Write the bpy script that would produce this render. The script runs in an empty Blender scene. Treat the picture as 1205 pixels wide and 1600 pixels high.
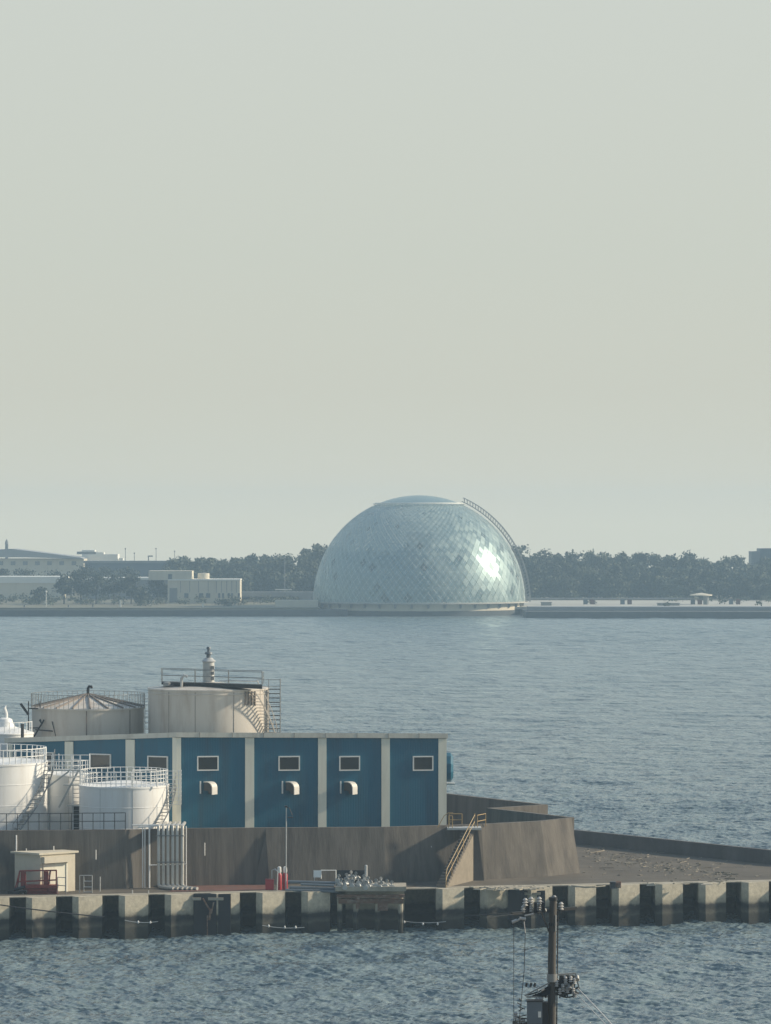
import bpy, math, random
import numpy as np
R = math.radians
random.seed(7); rng = np.random.default_rng(7)
S = bpy.context.scene
COL = S.collection
# ------------------------------------------------------------------ camera
F, H, CX, HY = 6000.0, 30.5, 602.5, 819.0        # focal length in photo pixels, eye height, optical centre, horizon row
cam = bpy.data.cameras.new('camera'); co = bpy.data.objects.new('camera', cam); COL.objects.link(co)
cam.sensor_fit = 'HORIZONTAL'; cam.sensor_width = 36; cam.lens = 36 * F / 1205
cam.shift_y = 19 / 1205; cam.clip_start = 1; cam.clip_end = 20000
co.location = (0, 0, H); co.rotation_euler = (R(90), 0, 0); S.camera = co
# ------------------------------------------------------------------ sky and sun
SUN_EL, SUN_AZ = R(27), R(7)                     # azimuth from +X, negative = towards the camera side
sd = (math.cos(SUN_EL) * math.cos(SUN_AZ), math.cos(SUN_EL) * math.sin(SUN_AZ), math.sin(SUN_EL))
sun = bpy.data.lights.new('sun', 'SUN'); so = bpy.data.objects.new('sun', sun); COL.objects.link(so)
sun.energy = 5.0; sun.angle = R(3.0); sun.color = (1, .85, .64)
so.rotation_euler = (math.pi / 2 - SUN_EL, 0, SUN_AZ + math.pi / 2)
so.location = (100, 200, 120)
wd = bpy.data.worlds.new('World'); S.world = wd; wd.use_nodes = True
nt = wd.node_tree; nt.nodes.clear()
def wn(t): return nt.nodes.new(t)
wo = wn('ShaderNodeOutputWorld'); bg = wn('ShaderNodeBackground'); sky = wn('ShaderNodeTexSky')
sky.sky_type = 'NISHITA'; sky.sun_disc = False; sky.sun_elevation = SUN_EL
sky.sun_rotation = math.pi / 2 - SUN_AZ; sky.dust_density = 6; sky.air_density = 1.3
tc = wn('ShaderNodeTexCoord'); sp = wn('ShaderNodeSeparateXYZ'); cr = wn('ShaderNodeValToRGB')
nt.links.new(tc.outputs['Generated'], sp.inputs[0]); nt.links.new(sp.outputs['Z'], cr.inputs[0])
e = cr.color_ramp.elements
e[0].position = 0; e[0].color = (8.0, 7.8, 6.3, 1)
e[1].position = 1; e[1].color = (3.0, 4.1, 5.6, 1)
for p, c in ((.010, (7.5, 7.4, 6.15)), (.02, (7.0, 7.1, 6.1)), (.035, (6.7, 6.85, 5.95)), (.07, (6.5, 6.85, 6.1)), (.14, (6.55, 6.95, 6.4)), (.28, (6.3, 7.1, 7.2)), (.5, (4.4, 5.6, 6.8))):
    q = cr.color_ramp.elements.new(p); q.color = (*c, 1)
mx = wn('ShaderNodeMix'); mx.data_type = 'RGBA'; mx.inputs[0].default_value = .9
nt.links.new(sky.outputs[0], mx.inputs[6]); nt.links.new(cr.outputs[0], mx.inputs[7])
# the sky away from the sun side is darker and bluer
dp = wn('ShaderNodeVectorMath'); dp.operation = 'DOT_PRODUCT'; dp.inputs[1].default_value = (.45, .89, 0); nt.links.new(tc.outputs['Generated'], dp.inputs[0])
rm = wn('ShaderNodeMapRange'); rm.inputs[1].default_value = -.7; rm.inputs[2].default_value = .7; nt.links.new(dp.outputs['Value'], rm.inputs[0])
tm_ = wn('ShaderNodeMix'); tm_.data_type = 'RGBA'; nt.links.new(rm.outputs[0], tm_.inputs[0]); tm_.inputs[6].default_value = (.54, .60, .66, 1); tm_.inputs[7].default_value = (1, 1, 1, 1)
ml = wn('ShaderNodeMix'); ml.data_type = 'RGBA'; ml.blend_type = 'MULTIPLY'; ml.inputs[0].default_value = 1
nt.links.new(mx.outputs[2], ml.inputs[6]); nt.links.new(tm_.outputs[2], ml.inputs[7])
nt.links.new(ml.outputs[2], bg.inputs[0]); bg.inputs[1].default_value = .10
nt.links.new(bg.outputs[0], wo.inputs[0])
S.render.engine = 'CYCLES'
S.view_settings.view_transform = 'Standard'; S.view_settings.look = 'None'
S.view_settings.exposure = 0; S.view_settings.gamma = 1
S.cycles.max_bounces = 8; S.cycles.transparent_max_bounces = 12; S.cycles.volume_bounces = 1
# ------------------------------------------------------------------ helpers
def G(px, py, z=0.0):
    Y = (H - z) * F / (py - HY); return ((px - CX) * Y / F, Y, z)
def W(px, py, Y): return ((px - CX) * Y / F, Y, H - (py - HY) * Y / F)
def XX(px, Y): return (px - CX) * Y / F
def ZZ(py, Y): return H - (py - HY) * Y / F
class MB:
    def __init__(s): s.v = []; s.f = []
    def add(s, vs, fs):
        n = len(s.v); s.v += [tuple(a) for a in vs]; s.f += [tuple(i + n for i in f) for f in fs]; return s
    def box(s, x0, x1, y0, y1, z0, z1):
        return s.add([(x0,y0,z0),(x1,y0,z0),(x1,y1,z0),(x0,y1,z0),(x0,y0,z1),(x1,y0,z1),(x1,y1,z1),(x0,y1,z1)],
                     [(0,3,2,1),(4,5,6,7),(0,1,5,4),(1,2,6,5),(2,3,7,6),(3,0,4,7)])
    def rbox(s, c, hx, hy, z0, z1, a=0):
        ca, sa = math.cos(a), math.sin(a)
        P = [(c[0] + x*ca - y*sa, c[1] + x*sa + y*ca) for x, y in ((-hx,-hy),(hx,-hy),(hx,hy),(-hx,hy))]
        return s.prism(P, z0, z1)
    def prism(s, P, z0, z1):
        n = len(P); zt = z1 if isinstance(z1, (list, tuple)) else [z1]*n
        zb = z0 if isinstance(z0, (list, tuple)) else [z0]*n
        vs = [(p[0], p[1], zb[i]) for i, p in enumerate(P)] + [(p[0], p[1], zt[i]) for i, p in enumerate(P)]
        return s.add(vs, [tuple(range(n))[::-1], tuple(range(n, 2*n))] + [(i, (i+1) % n, (i+1) % n + n, i + n) for i in range(n)])
    def tube(s, pts, r, n=6, r2=None):
        pts = [np.array(p, float) for p in pts]; m = len(pts); vs = []
        up = None
        for i, p in enumerate(pts):
            t = pts[min(i+1, m-1)] - pts[max(i-1, 0)]; t = t / (np.linalg.norm(t) + 1e-9)
            if up is None:
                a = np.array((0, 0, 1.)) if abs(t[2]) < .9 else np.array((1., 0, 0))
            else: a = up
            u = np.cross(t, a); u /= np.linalg.norm(u) + 1e-9; w = np.cross(u, t); up = w
            rr = r if r2 is None else r + (r2 - r) * i / max(1, m-1)
            for k in range(n):
                q = 2*math.pi*k/n; vs.append(p + rr*(math.cos(q)*u + math.sin(q)*w))
        fs = [tuple(range(n)), tuple(range((m-1)*n, m*n))[::-1]]
        for i in range(m-1):
            for k in range(n):
                k2 = (k+1) % n; fs.append((i*n+k, (i+1)*n+k, (i+1)*n+k2, i*n+k2))
        return s.add(vs, fs)
    def lathe(s, prof, c, n=32, cap=True):
        vs = []
        for r, z in prof:
            for k in range(n):
                q = 2*math.pi*k/n; vs.append((c[0]+r*math.cos(q), c[1]+r*math.sin(q), c[2]+z))
        m = len(prof); fs = []
        for i in range(m-1):
            for k in range(n):
                k2 = (k+1) % n; fs.append((i*n+k, i*n+k2, (i+1)*n+k2, (i+1)*n+k))
        if cap: fs += [tuple(range(n))[::-1], tuple(range((m-1)*n, m*n))]
        return s.add(vs, fs)
    def bar(s, a, b, w, h=None):
        """rectangular bar between two points"""
        h = h or w; a = np.array(a, float); b = np.array(b, float); t = b-a; t /= np.linalg.norm(t)
        up = np.array((0,0,1.)) if abs(t[2]) < .95 else np.array((0,1.,0))
        u = np.cross(t, up); u /= np.linalg.norm(u); v = np.cross(u, t)
        vs = [p + su*u*w/2 + sv*v*h/2 for p in (a, b) for su, sv in ((-1,-1),(1,-1),(1,1),(-1,1))]
        return s.add(vs, [(0,1,2,3)[::-1],(4,5,6,7),(0,1,5,4),(1,2,6,5),(2,3,7,6),(3,0,4,7)])
    def build(s, name, mat, parent=None, loc=None, smooth=True):
        if parent is not None and loc is None:
            loc = wloc(parent)
        loc = loc or (0, 0, 0)
        me = bpy.data.meshes.new(name)
        me.from_pydata([(a-loc[0], b-loc[1], c-loc[2]) for a, b, c in s.v], [], s.f)
        me.materials.append(M[mat]); me.validate()
        import bmesh
        bm = bmesh.new(); bm.from_mesh(me); bmesh.ops.recalc_face_normals(bm, faces=bm.faces); bm.to_mesh(me); bm.free()
        if smooth:
            me.polygons.foreach_set('use_smooth', [True]*len(me.polygons)); me.set_sharp_from_angle(angle=R(32))
        o = bpy.data.objects.new(name, me); COL.objects.link(o)
        if parent is not None: o.parent = parent; o.location = tuple(loc[i]-wloc(parent)[i] for i in range(3))
        else: o.location = loc
        return o
def wloc(o):
    l = [0, 0, 0]
    while o is not None:
        l = [l[i] + o.location[i] for i in range(3)]; o = o.parent
    return tuple(l)
def tag(o, label=None, cat=None, group=None, kind=None):
    if label: o['label'] = label
    if cat: o['category'] = cat
    if group: o['group'] = group
    if kind: o['kind'] = kind
    return o
def thing(name, loc, label, cat, group=None):
    o = bpy.data.objects.new(name, None); COL.objects.link(o); o.location = loc; o.empty_display_size = .3
    return tag(o, label, cat, group)
def kids(o): return [c for c in bpy.data.objects if c.parent == o]
def copy_tree(o, parent=None):
    c = o.copy(); COL.objects.link(c); c.parent = parent
    for k in kids(o): copy_tree(k, c)
    return c
# ------------------------------------------------------------------ materials
M = {}
def mat(name, col, rough=.6, metal=0, var=.15, scale=1.0, stretch=(1,1,1), bump=0, bscale=None, dirt=None, dirt_amt=0, dirt_scale=.5, dirt_stretch=(1,1,1), coord='Object'):
    m = bpy.data.materials.new(name); m.use_nodes = True; t = m.node_tree; N = t.nodes; L = t.links
    b = N['Principled BSDF']; b.inputs['Roughness'].default_value = rough; b.inputs['Metallic'].default_value = metal
    tc = N.new('ShaderNodeTexCoord'); out = tc.outputs[coord]
    def noise(sc, st, det=6):
        mp = N.new('ShaderNodeMapping'); mp.inputs['Scale'].default_value = st; L.new(out, mp.inputs[0])
        n = N.new('ShaderNodeTexNoise'); n.inputs['Scale'].default_value = sc; n.inputs['Detail'].default_value = det
        n.inputs['Roughness'].default_value = .65; L.new(mp.outputs[0], n.inputs[0]); return n.outputs[0]
    n1 = noise(scale, stretch)
    r = N.new('ShaderNodeMapRange'); r.inputs[1].default_value = .25; r.inputs[2].default_value = .75
    r.inputs[3].default_value = 1-var; r.inputs[4].default_value = 1+var; L.new(n1, r.inputs[0])
    mul = N.new('ShaderNodeVectorMath'); mul.operation = 'SCALE'; mul.inputs[0].default_value = col; L.new(r.outputs[0], mul.inputs['Scale'])
    cur = mul.outputs[0]
    if dirt:
        n2 = noise(dirt_scale, dirt_stretch)
        r2 = N.new('ShaderNodeMapRange'); r2.inputs[1].default_value = .48; r2.inputs[2].default_value = .72
        r2.inputs[3].default_value = 0; r2.inputs[4].default_value = dirt_amt; L.new(n2, r2.inputs[0])
        x = N.new('ShaderNodeMix'); x.data_type = 'RGBA'; L.new(r2.outputs[0], x.inputs[0]); L.new(cur, x.inputs[6])
        x.inputs[7].default_value = (*dirt, 1); cur = x.outputs[2]
    L.new(cur, b.inputs['Base Color'])
    if bump:
        bn = N.new('ShaderNodeBump'); bn.inputs['Strength'].default_value = 1; bn.inputs['Distance'].default_value = bump
        L.new(noise(bscale or scale*4, stretch), bn.inputs['Height']); L.new(bn.outputs[0], b.inputs['Normal'])
    M[name] = m; return m
ST = (1, 1, .06)   # vertical streaks
mat('bund', (.138, .125, .108), .85, var=.38, scale=1.6, stretch=ST, bump=.02, dirt=(.06,.055,.052), dirt_amt=.8, dirt_scale=.9, dirt_stretch=(1,1,.12))
mat('deck', (.092, .080, .064), .9, var=.35, scale=.35, bump=.03, bscale=3, dirt=(.17,.15,.12), dirt_amt=.7, dirt_scale=.09, dirt_stretch=(1,.5,1))
mat('red_deck', (.15, .07, .055), .85, var=.3, scale=1.5, bump=.02, dirt=(.10,.09,.08), dirt_amt=.6, dirt_scale=.8)
mat('coping', (.40, .37, .30), .85, var=.25, scale=1.2, bump=.01, dirt=(.14,.13,.11), dirt_amt=.6, dirt_scale=.8)
mat('parapet', (.10, .10, .10), .85, var=.25, scale=1, stretch=(1,1,.2), bump=.02, dirt=(.2,.2,.19), dirt_amt=.5, dirt_scale=.35)
mat('blue', (.009, .118, .195), .5, var=.07, scale=.5, stretch=(1,1,.3), dirt=(.03,.075,.11), dirt_amt=.65, dirt_scale=.9, dirt_stretch=(1,1,.12))
mat('cream', (.80, .79, .67), .6, var=.06, scale=1, stretch=(1,1,.3), dirt=(.55,.53,.44), dirt_amt=.4, dirt_scale=1.2, dirt_stretch=(1,1,.15))
mat('fascia', (.62, .61, .54), .6, var=.06, scale=.8, dirt=(.33,.30,.25), dirt_amt=.5, dirt_scale=1.5, dirt_stretch=(1,1,.3))
mat('roof', (.25, .26, .26), .6)
mat('white', (.85, .86, .85), .45, var=.05, scale=.8, dirt=(.5,.44,.36), dirt_amt=.35, dirt_scale=.9, dirt_stretch=(1,1,.1))
mat('tank_cream', (.58, .545, .49), .55, var=.06, scale=.5, stretch=(1,1,.15), dirt=(.34,.27,.21), dirt_amt=.7, dirt_scale=.6, dirt_stretch=(1,1,.2))
mat('tank_seam', (.22, .19, .17), .7)
mat('grey_steel', (.28, .29, .29), .5, .4, var=.2, scale=2)
mat('galv', (.5, .51, .5), .45, .3, var=.2, scale=3)
mat('hood_metal', (.72, .71, .67), .4, .2, var=.1, scale=2)
mat('wedge', (.24, .21, .165), .8, var=.2, scale=2)
mat('dark_steel', (.035, .038, .042), .5, .3, var=.2, scale=2)
mat('black', (.012, .013, .018), .6, var=.2)
mat('glass', (.045, .05, .05), .12, var=.15, scale=.6)
mat('frame', (.86, .85, .80), .5, var=.04)
mat('red', (.22, .035, .03), .5, var=.2, scale=3, dirt=(.12,.04,.03), dirt_amt=.6, dirt_scale=2)
mat('bright_red', (.36, .03, .04), .4, var=.1, scale=3)
mat('yellow', (.42, .29, .12), .55, var=.2, scale=3, dirt=(.25,.14,.08), dirt_amt=.6, dirt_scale=3)
mat('rust', (.16, .09, .06), .8, var=.45, scale=2.5, bump=.02, dirt=(.42,.38,.32), dirt_amt=.8, dirt_scale=1.4, dirt_stretch=(1,1,2))
mat('wood', (.10, .09, .08), .85, var=.3, scale=6, stretch=ST, bump=.01)
mat('porcelain', (.45, .45, .44), .3, var=.1)
mat('shed', (.62, .57, .46), .7, var=.08, scale=1.5, dirt=(.38,.34,.28), dirt_amt=.4, dirt_scale=1, dirt_stretch=(1,1,.3))
mat('pipe', (.55, .54, .50), .4, .3, var=.12, scale=2, dirt=(.3,.27,.22), dirt_amt=.5, dirt_scale=2, dirt_stretch=(1,1,.2))
mat('pole_wood', (.085, .078, .07), .85, var=.3, scale=5, stretch=(1,1,.05), bump=.01, dirt=(.05,.05,.05), dirt_amt=.7, dirt_scale=3, dirt_stretch=(1,1,.08))
mat('equip', (.15, .18, .21), .5, .2, var=.1, scale=3)
mat('foam', (.7, .71, .7), .6, var=.15, scale=5)
mat('debris', (.26, .235, .19), .9, var=.6, scale=.9)
# far shore
mat('land', (.17, .165, .115), .95, var=.35, scale=.05, dirt=(.22,.2,.15), dirt_amt=.6, dirt_scale=.03)
mat('far_wall', (.07, .08, .085), .9, var=.3, scale=.2)
mat('far_beige', (.66, .61, .48), .8, var=.06, scale=.2, stretch=(1,1,.2), dirt=(.48,.44,.34), dirt_amt=.5, dirt_scale=.4, dirt_stretch=(1,1,.1))
mat('far_white', (.80, .80, .74), .6, var=.06, scale=.3)
mat('far_grey', (.22, .235, .24), .7, var=.12, scale=.3)
mat('far_roof', (.36, .37, .37), .6, var=.08, scale=.1, stretch=(1,1,3))
mat('far_pave', (.46, .45, .40), .9, var=.1, scale=.08)
mat('far_blue', (.10, .13, .16), .6, var=.1, scale=.1)
mat('leaf', (.070, .085, .055), .8, var=.6, scale=.12)
mat('leaf2', (.045, .06, .042), .8, var=.4, scale=.3)
mat('bark', (.07, .06, .05), .9)
def quay_mat():
    m = bpy.data.materials.new('quay'); m.use_nodes = True; t = m.node_tree; N = t.nodes; L = t.links; b = N['Principled BSDF']
    g = N.new('ShaderNodeNewGeometry'); s = N.new('ShaderNodeSeparateXYZ'); L.new(g.outputs['Position'], s.inputs[0])
    n = N.new('ShaderNodeTexNoise'); n.inputs['Scale'].default_value = 1.3; n.inputs['Detail'].default_value = 6; L.new(g.outputs['Position'], n.inputs[0])
    a = N.new('ShaderNodeMath'); a.operation = 'MULTIPLY_ADD'; L.new(n.outputs[0], a.inputs[0]); a.inputs[1].default_value = .55; L.new(s.outputs['Z'], a.inputs[2])
    r = N.new('ShaderNodeMapRange'); r.inputs[1].default_value = .275; r.inputs[2].default_value = 3.475; L.new(a.outputs[0], r.inputs[0])
    c = N.new('ShaderNodeValToRGB'); L.new(r.outputs[0], c.inputs[0]); E = c.color_ramp.elements
    E[0].position = 0; E[0].color = (.02, .024, .024, 1); E[1].position = 1; E[1].color = (.50, .46, .37, 1)
    for p, k in ((.12, (.03,.032,.027)), (.22, (.036,.038,.033)), (.27, (.085,.085,.07)), (.33, (.05,.052,.046)), (.39, (.016,.018,.018)), (.46, (.028,.03,.03)), (.52, (.31,.29,.23)), (.66, (.50,.46,.36))):
        q = E.new(p); q.color = (*k, 1)
    n2 = N.new('ShaderNodeTexNoise'); n2.inputs['Scale'].default_value = 3; n2.inputs['Detail'].default_value = 8; n2.inputs['Roughness'].default_value = .7; L.new(g.outputs['Position'], n2.inputs[0])
    r2 = N.new('ShaderNodeMapRange'); r2.inputs[1].default_value = .3; r2.inputs[2].default_value = .7; r2.inputs[3].default_value = .72; r2.inputs[4].default_value = 1.2; L.new(n2.outputs[0], r2.inputs[0])
    v = N.new('ShaderNodeVectorMath'); v.operation = 'SCALE'; L.new(c.outputs[0], v.inputs[0]); L.new(r2.outputs[0], v.inputs['Scale'])
    L.new(v.outputs[0], b.inputs['Base Color']); b.inputs['Roughness'].default_value = .8
    bn = N.new('ShaderNodeBump'); bn.inputs['Distance'].default_value = .03; L.new(n2.outputs[0], bn.inputs['Height']); L.new(bn.outputs[0], b.inputs['Normal'])
    M['quay'] = m
quay_mat()
def blue_ribs():
    m = M['blue']; t = m.node_tree; N = t.nodes; L = t.links; b = N['Principled BSDF']
    tc = N.new('ShaderNodeTexCoord'); w = N.new('ShaderNodeTexWave'); w.bands_direction = 'X'; w.inputs['Scale'].default_value = 1.6
    L.new(tc.outputs['Object'], w.inputs[0]); bn = N.new('ShaderNodeBump'); bn.inputs['Distance'].default_value = .004
    L.new(w.outputs[1], bn.inputs['Height']); L.new(bn.outputs[0], b.inputs['Normal'])
blue_ribs()
def water_mat():
    m = bpy.data.materials.new('water'); m.use_nodes = True; t = m.node_tree; N = t.nodes; L = t.links; b = N['Principled BSDF']
    b.inputs['Base Color'].default_value = (.15, .205, .225, 1); b.inputs['Roughness'].default_value = .15; b.inputs['IOR'].default_value = 1.33
    g = N.new('ShaderNodeNewGeometry'); prev = None
    for sc, st, d in ((.16, (.8, 1, 1), 1.8), (.5, (.8, 1, 1), .55), (2.0, (.8, 1, 1), .08)):
        mp = N.new('ShaderNodeMapping'); mp.inputs['Scale'].default_value = st; L.new(g.outputs['Position'], mp.inputs[0])
        n = N.new('ShaderNodeTexNoise'); n.inputs['Scale'].default_value = sc; n.inputs['Detail'].default_value = 3; L.new(mp.outputs[0], n.inputs[0])
        bn = N.new('ShaderNodeBump'); bn.inputs['Distance'].default_value = d*1.5; L.new(n.outputs[0], bn.inputs['Height'])
        if prev: L.new(prev, bn.inputs['Normal'])
        prev = bn.outputs[0]
    L.new(prev, b.inputs['Normal'])
    mp = N.new('ShaderNodeMapping'); mp.inputs['Scale'].default_value = (.25, 1, 1); L.new(g.outputs['Position'], mp.inputs[0])
    n = N.new('ShaderNodeTexNoise'); n.inputs['Scale'].default_value = .06; n.inputs['Detail'].default_value = 8; n.inputs['Roughness'].default_value = .75; L.new(mp.outputs[0], n.inputs[0])
    r = N.new('ShaderNodeMapRange'); r.inputs[1].default_value = .35; r.inputs[2].default_value = .65; r.inputs[3].default_value = .06; r.inputs[4].default_value = .18; L.new(n.outputs[0], r.inputs[0]); sy = N.new('ShaderNodeSeparateXYZ'); L.new(g.outputs['Position'], sy.inputs[0])
    ry = N.new('ShaderNodeMapRange'); ry.inputs[1].default_value = 320; ry.inputs[2].default_value = 1000; ry.inputs[3].default_value = 0; ry.inputs[4].default_value = .16; L.new(sy.outputs['Y'], ry.inputs[0])
    ad = N.new('ShaderNodeMath'); ad.operation = 'ADD'; L.new(r.outputs[0], ad.inputs[0]); L.new(ry.outputs[0], ad.inputs[1]); L.new(ad.outputs[0], b.inputs['Roughness'])
    M['water'] = m
water_mat()
def dome_mat():
    m = bpy.data.materials.new('dome_glass'); m.use_nodes = True; t = m.node_tree; N = t.nodes; L = t.links; b = N['Principled BSDF']
    g = N.new('ShaderNodeNewGeometry'); rp = g.outputs['Random Per Island']
    c = N.new('ShaderNodeValToRGB'); L.new(rp, c.inputs[0]); E = c.color_ramp.elements
    E[0].color = (.27, .39, .40, 1); E[1].color = (.36, .47, .47, 1)
    q = E.new(.03); q.color = (.14, .19, .20, 1); q = E.new(.06); q.color = (.28, .40, .41, 1)
    L.new(c.outputs[0], b.inputs['Base Color']); b.inputs['Metallic'].default_value = .45
    r = N.new('ShaderNodeMapRange'); L.new(rp, r.inputs[0]); r.inputs[3].default_value = .22; r.inputs[4].default_value = .62
    L.new(r.outputs[0], b.inputs['Roughness']); b.inputs['Coat Weight'].default_value = .12; b.inputs['Coat Roughness'].default_value = .5; b.inputs['Coat IOR'].default_value = 1.8
    tr = N.new('ShaderNodeBsdfTransparent'); tr.inputs[0].default_value = (.8, .9, .92, 1)
    mx = N.new('ShaderNodeMixShader'); mx.inputs[0].default_value = .22; o = N['Material Output']
    L.new(b.outputs[0], mx.inputs[1]); L.new(tr.outputs[0], mx.inputs[2]); L.new(mx.outputs[0], o.inputs[0]); M['dome_glass'] = m
dome_mat()
# ------------------------------------------------------------------ sea
def sea():
    u = np.concatenate([-np.geomspace(40, 2.2, 10), np.linspace(-2.1, 2.1, 1300), np.geomspace(2.2, 40, 10)])
    dense = [225.]
    while dense[-1] < 1262: dense.append(dense[-1] + .14 * (dense[-1] / 280) ** (1.0 if dense[-1] < 420 else 1.9))
    Yr = np.concatenate([[-60, 60, 150, 195, 215], dense, np.linspace(1275, 1700, 12)])
    Uu, YY = np.meshgrid(u, Yr); XXg = Uu * 0.1 * np.maximum(YY, 225)
    dy = np.gradient(Yr)[:, None]; z = np.zeros_like(XXg)
    r = np.random.default_rng(3)
    for k in range(110):
        lam = .35 * (1.8 / .35) ** r.random() if k < 90 else r.uniform(5, 16) ; th = R(235) + r.normal(0, .55); ph = r.random() * 6.28
        kx, ky = math.cos(th) * 2*math.pi/lam, math.sin(th) * 2*math.pi/lam
        amp = (.0145 * lam ** .8 if k < 90 else .016 * lam ** .6) * np.clip(1.6 - 4 * dy / lam * abs(math.sin(th)), 0, 1)
        arg = kx*XXg + ky*YY + ph + .8*np.sin(.11*XXg + .07*YY + k)
        z += amp * (1 - 1.6*np.abs(np.sin(arg/2)) ** 1.0 + .3)* (0.6 + .4*np.sin(.021*XXg*math.cos(k) + .017*YY*math.sin(k*2) + k))
    z -= z[5:-12].mean()
    z *= np.clip((YY - 226) / 6, 0, 1) * np.clip((2.05 - np.abs(Uu)) / .7, 0, 1) * (YY < 1262)
    nr, nc = z.shape
    V = np.stack([XXg, YY, z], -1).reshape(-1, 3).astype(np.float32)
    i = np.arange(nr*nc).reshape(nr, nc); Fq = np.stack([i[:-1,:-1], i[:-1,1:], i[1:,1:], i[1:,:-1]], -1).reshape(-1, 4)
    me = bpy.data.meshes.new('sea'); me.vertices.add(len(V)); me.vertices.foreach_set('co', V.ravel())
    me.loops.add(Fq.size); me.loops.foreach_set('vertex_index', Fq.ravel().astype(np.int32))
    me.polygons.add(len(Fq)); me.polygons.foreach_set('loop_start', np.arange(0, Fq.size, 4, dtype=np.int32))
    me.polygons.foreach_set('loop_total', np.full(len(Fq), 4, np.int32)); me.update(); me.validate()
    me.polygons.foreach_set('use_smooth', np.ones(len(Fq), bool)); me.materials.append(M['water'])
    o = bpy.data.objects.new('sea', me); COL.objects.link(o); tag(o, kind='structure'); print('sea', nr, nc)
sea()
# near shore under the camera (just below the frame), it carries the utility pole
tag(MB().prism([(-160,-60),(160,-60),(160,190),(-160,190)], -3, 2.0).build('shore', 'deck'), kind='structure')
# ------------------------------------------------------------------ the harbour mole: deck, quay wall with piers
DZ = 3.1
qx0, qy0 = -28.2, 281.0; qt = np.array((57.7, 13.0)); qt /= np.linalg.norm(qt)      # line of the pier corners
def qp(s, back=0): return (qx0 + qt[0]*s - qt[1]*back, qy0 + qt[1]*s + qt[0]*back)
sw = [(-190, 356), (-2, 350), (16.4, 330.0), (31.1, 309.7), (41.5, 300.6)]           # seawall line, left to right
back = [(x, y) for x, y in sw]
deck_poly = [qp(-170, .85), qp(70.6, .85)] + back[::-1]
tag(MB().prism(deck_poly, 3.03, DZ).build('quay_deck', 'deck'), kind='structure')
quay = MB().prism([qp(-170, 5.4), qp(68.0, 5.4), (39.5, 301.9), (30.9, 309.9), (16.2, 330.2), (-2.1, 350.2), (-190, 356.2)], -2.5, 3.025).build('quay', 'quay')
tag(quay, kind='structure')
MB().prism([qp(-170, .75), qp(70.6, .75), qp(70.6, 1.6), qp(-170, 1.6)], 3.045, DZ+.02).build('coping', 'coping', quay)
SP = 3.44; s0 = 23.4/SP
pier = MB().prism([(0,0), (1.64,.95), (1.64,6.0), (-.5,5.6), (-.5,.5)], -2.5, DZ-.008)
pier_me = None
corner_px = []
for k in range(-26, 21):
    s = -1.1 + SP*k*(1 - 0.0*k)
    c = qp(s)
    px = CX + c[0]*F/c[1]
    if 530 < px < 640: continue
    if pier_me is None:
        po = pier.build('pier', 'quay', quay, loc=(0, 0, 0)); pier_me = po
    else: po = pier_me.copy(); COL.objects.link(po)
    po.parent = quay; po.location = (c[0], c[1], 0); corner_px.append(round(px))
print('piers', corner_px)
# seawall at the far side
def wall_line(pts, th, z0, z1, batter=0):
    """one wall mesh along a polyline; batter moves the foot of the camera side outwards"""
    P = [np.array(p[:2], float) for p in pts]; n = len(P); rows = []
    for i in range(n):
        a = P[i]-P[i-1] if i else P[1]-P[0]; b = P[i+1]-P[i] if i < n-1 else a
        a /= np.linalg.norm(a); b = b/np.linalg.norm(b)
        na = np.array((a[1], -a[0])); nb = np.array((b[1], -b[0])); m = na+nb; m /= max(.35, np.linalg.norm(m)); m /= max(.45, m.dot(na))
        zt_ = pts[i][2] if len(pts[i]) > 2 else z1
        bt = batter[i] if isinstance(batter, (list, tuple)) else batter
        rows.append([(*(P[i]+m*bt), z0), (*P[i], zt_), (*(P[i]-m*th), zt_), (*(P[i]-m*(th+.05)), z0)])
    mb = MB(); vs = [v for r in rows for v in r]; fs = [(0,1,2,3), tuple(4*(n-1)+j for j in (3,2,1,0))]
    for i in range(n-1):
        for j in range(4): fs.append((4*i+j, 4*i+4+j, 4*i+4+(j+1)%4, 4*i+(j+1)%4))
    return mb.add(vs, fs)
tag(wall_line([(x, y-.8) for x, y in sw], .45, DZ-.02, DZ+1.15, .05).build('seawall', 'parapet', smooth=False), 'low dark concrete parapet running along the far edge of the mole', 'wall')
# containment wall round the tanks
BZ = 7.4
def bt(px, py): return G(px, py, BZ)[:2]
def atY(px, Y): return (XX(px, Y), Y)
fpx = [(-600,1300,281), (-60,1298.5,287), (196,1296.5,289), (225,1296,289.8), (260,1295.3,290.3), (293,1294.5,290.7), (415,1293.5,292.2), (600,1292.5,294), (752,1288,296.5), (845,1283,299.5), (893,1278,302)]
front = [(XX(a, y), y, ZZ(b, y)) for a, b, y in fpx]
bats = [.3, .3, .3, .03, .03, .3, .3, .3, .55, .9, .95]
bund = thing('containment_wall', (*front[6][:2], DZ), 'high dark grey streaked concrete wall enclosing the blue building and tanks', 'wall')
wall_line(front[:7], .42, DZ-.02, BZ, [.3, .3, .2, .1, .1, .12, .1]).build('wall_front', 'bund', bund, smooth=False)
wall_line(front[6:], .42, DZ-.02, BZ, [.6, .6, .6, .9, .95]).build('wall_front', 'bund', bund, smooth=False)
rear = [bt(893, 1278), bt(760, 1262.5), bt(846, 1257), bt(695, 1240), (-70, 338)]
rear[0] = (rear[0][0]-.1, rear[0][1]+.4)
wall_line(rear, -.42, DZ-.02, BZ-.004, -.1).build('wall_rear', 'bund', bund, smooth=False)
fx, fy = atY(415, 292.0)
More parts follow.
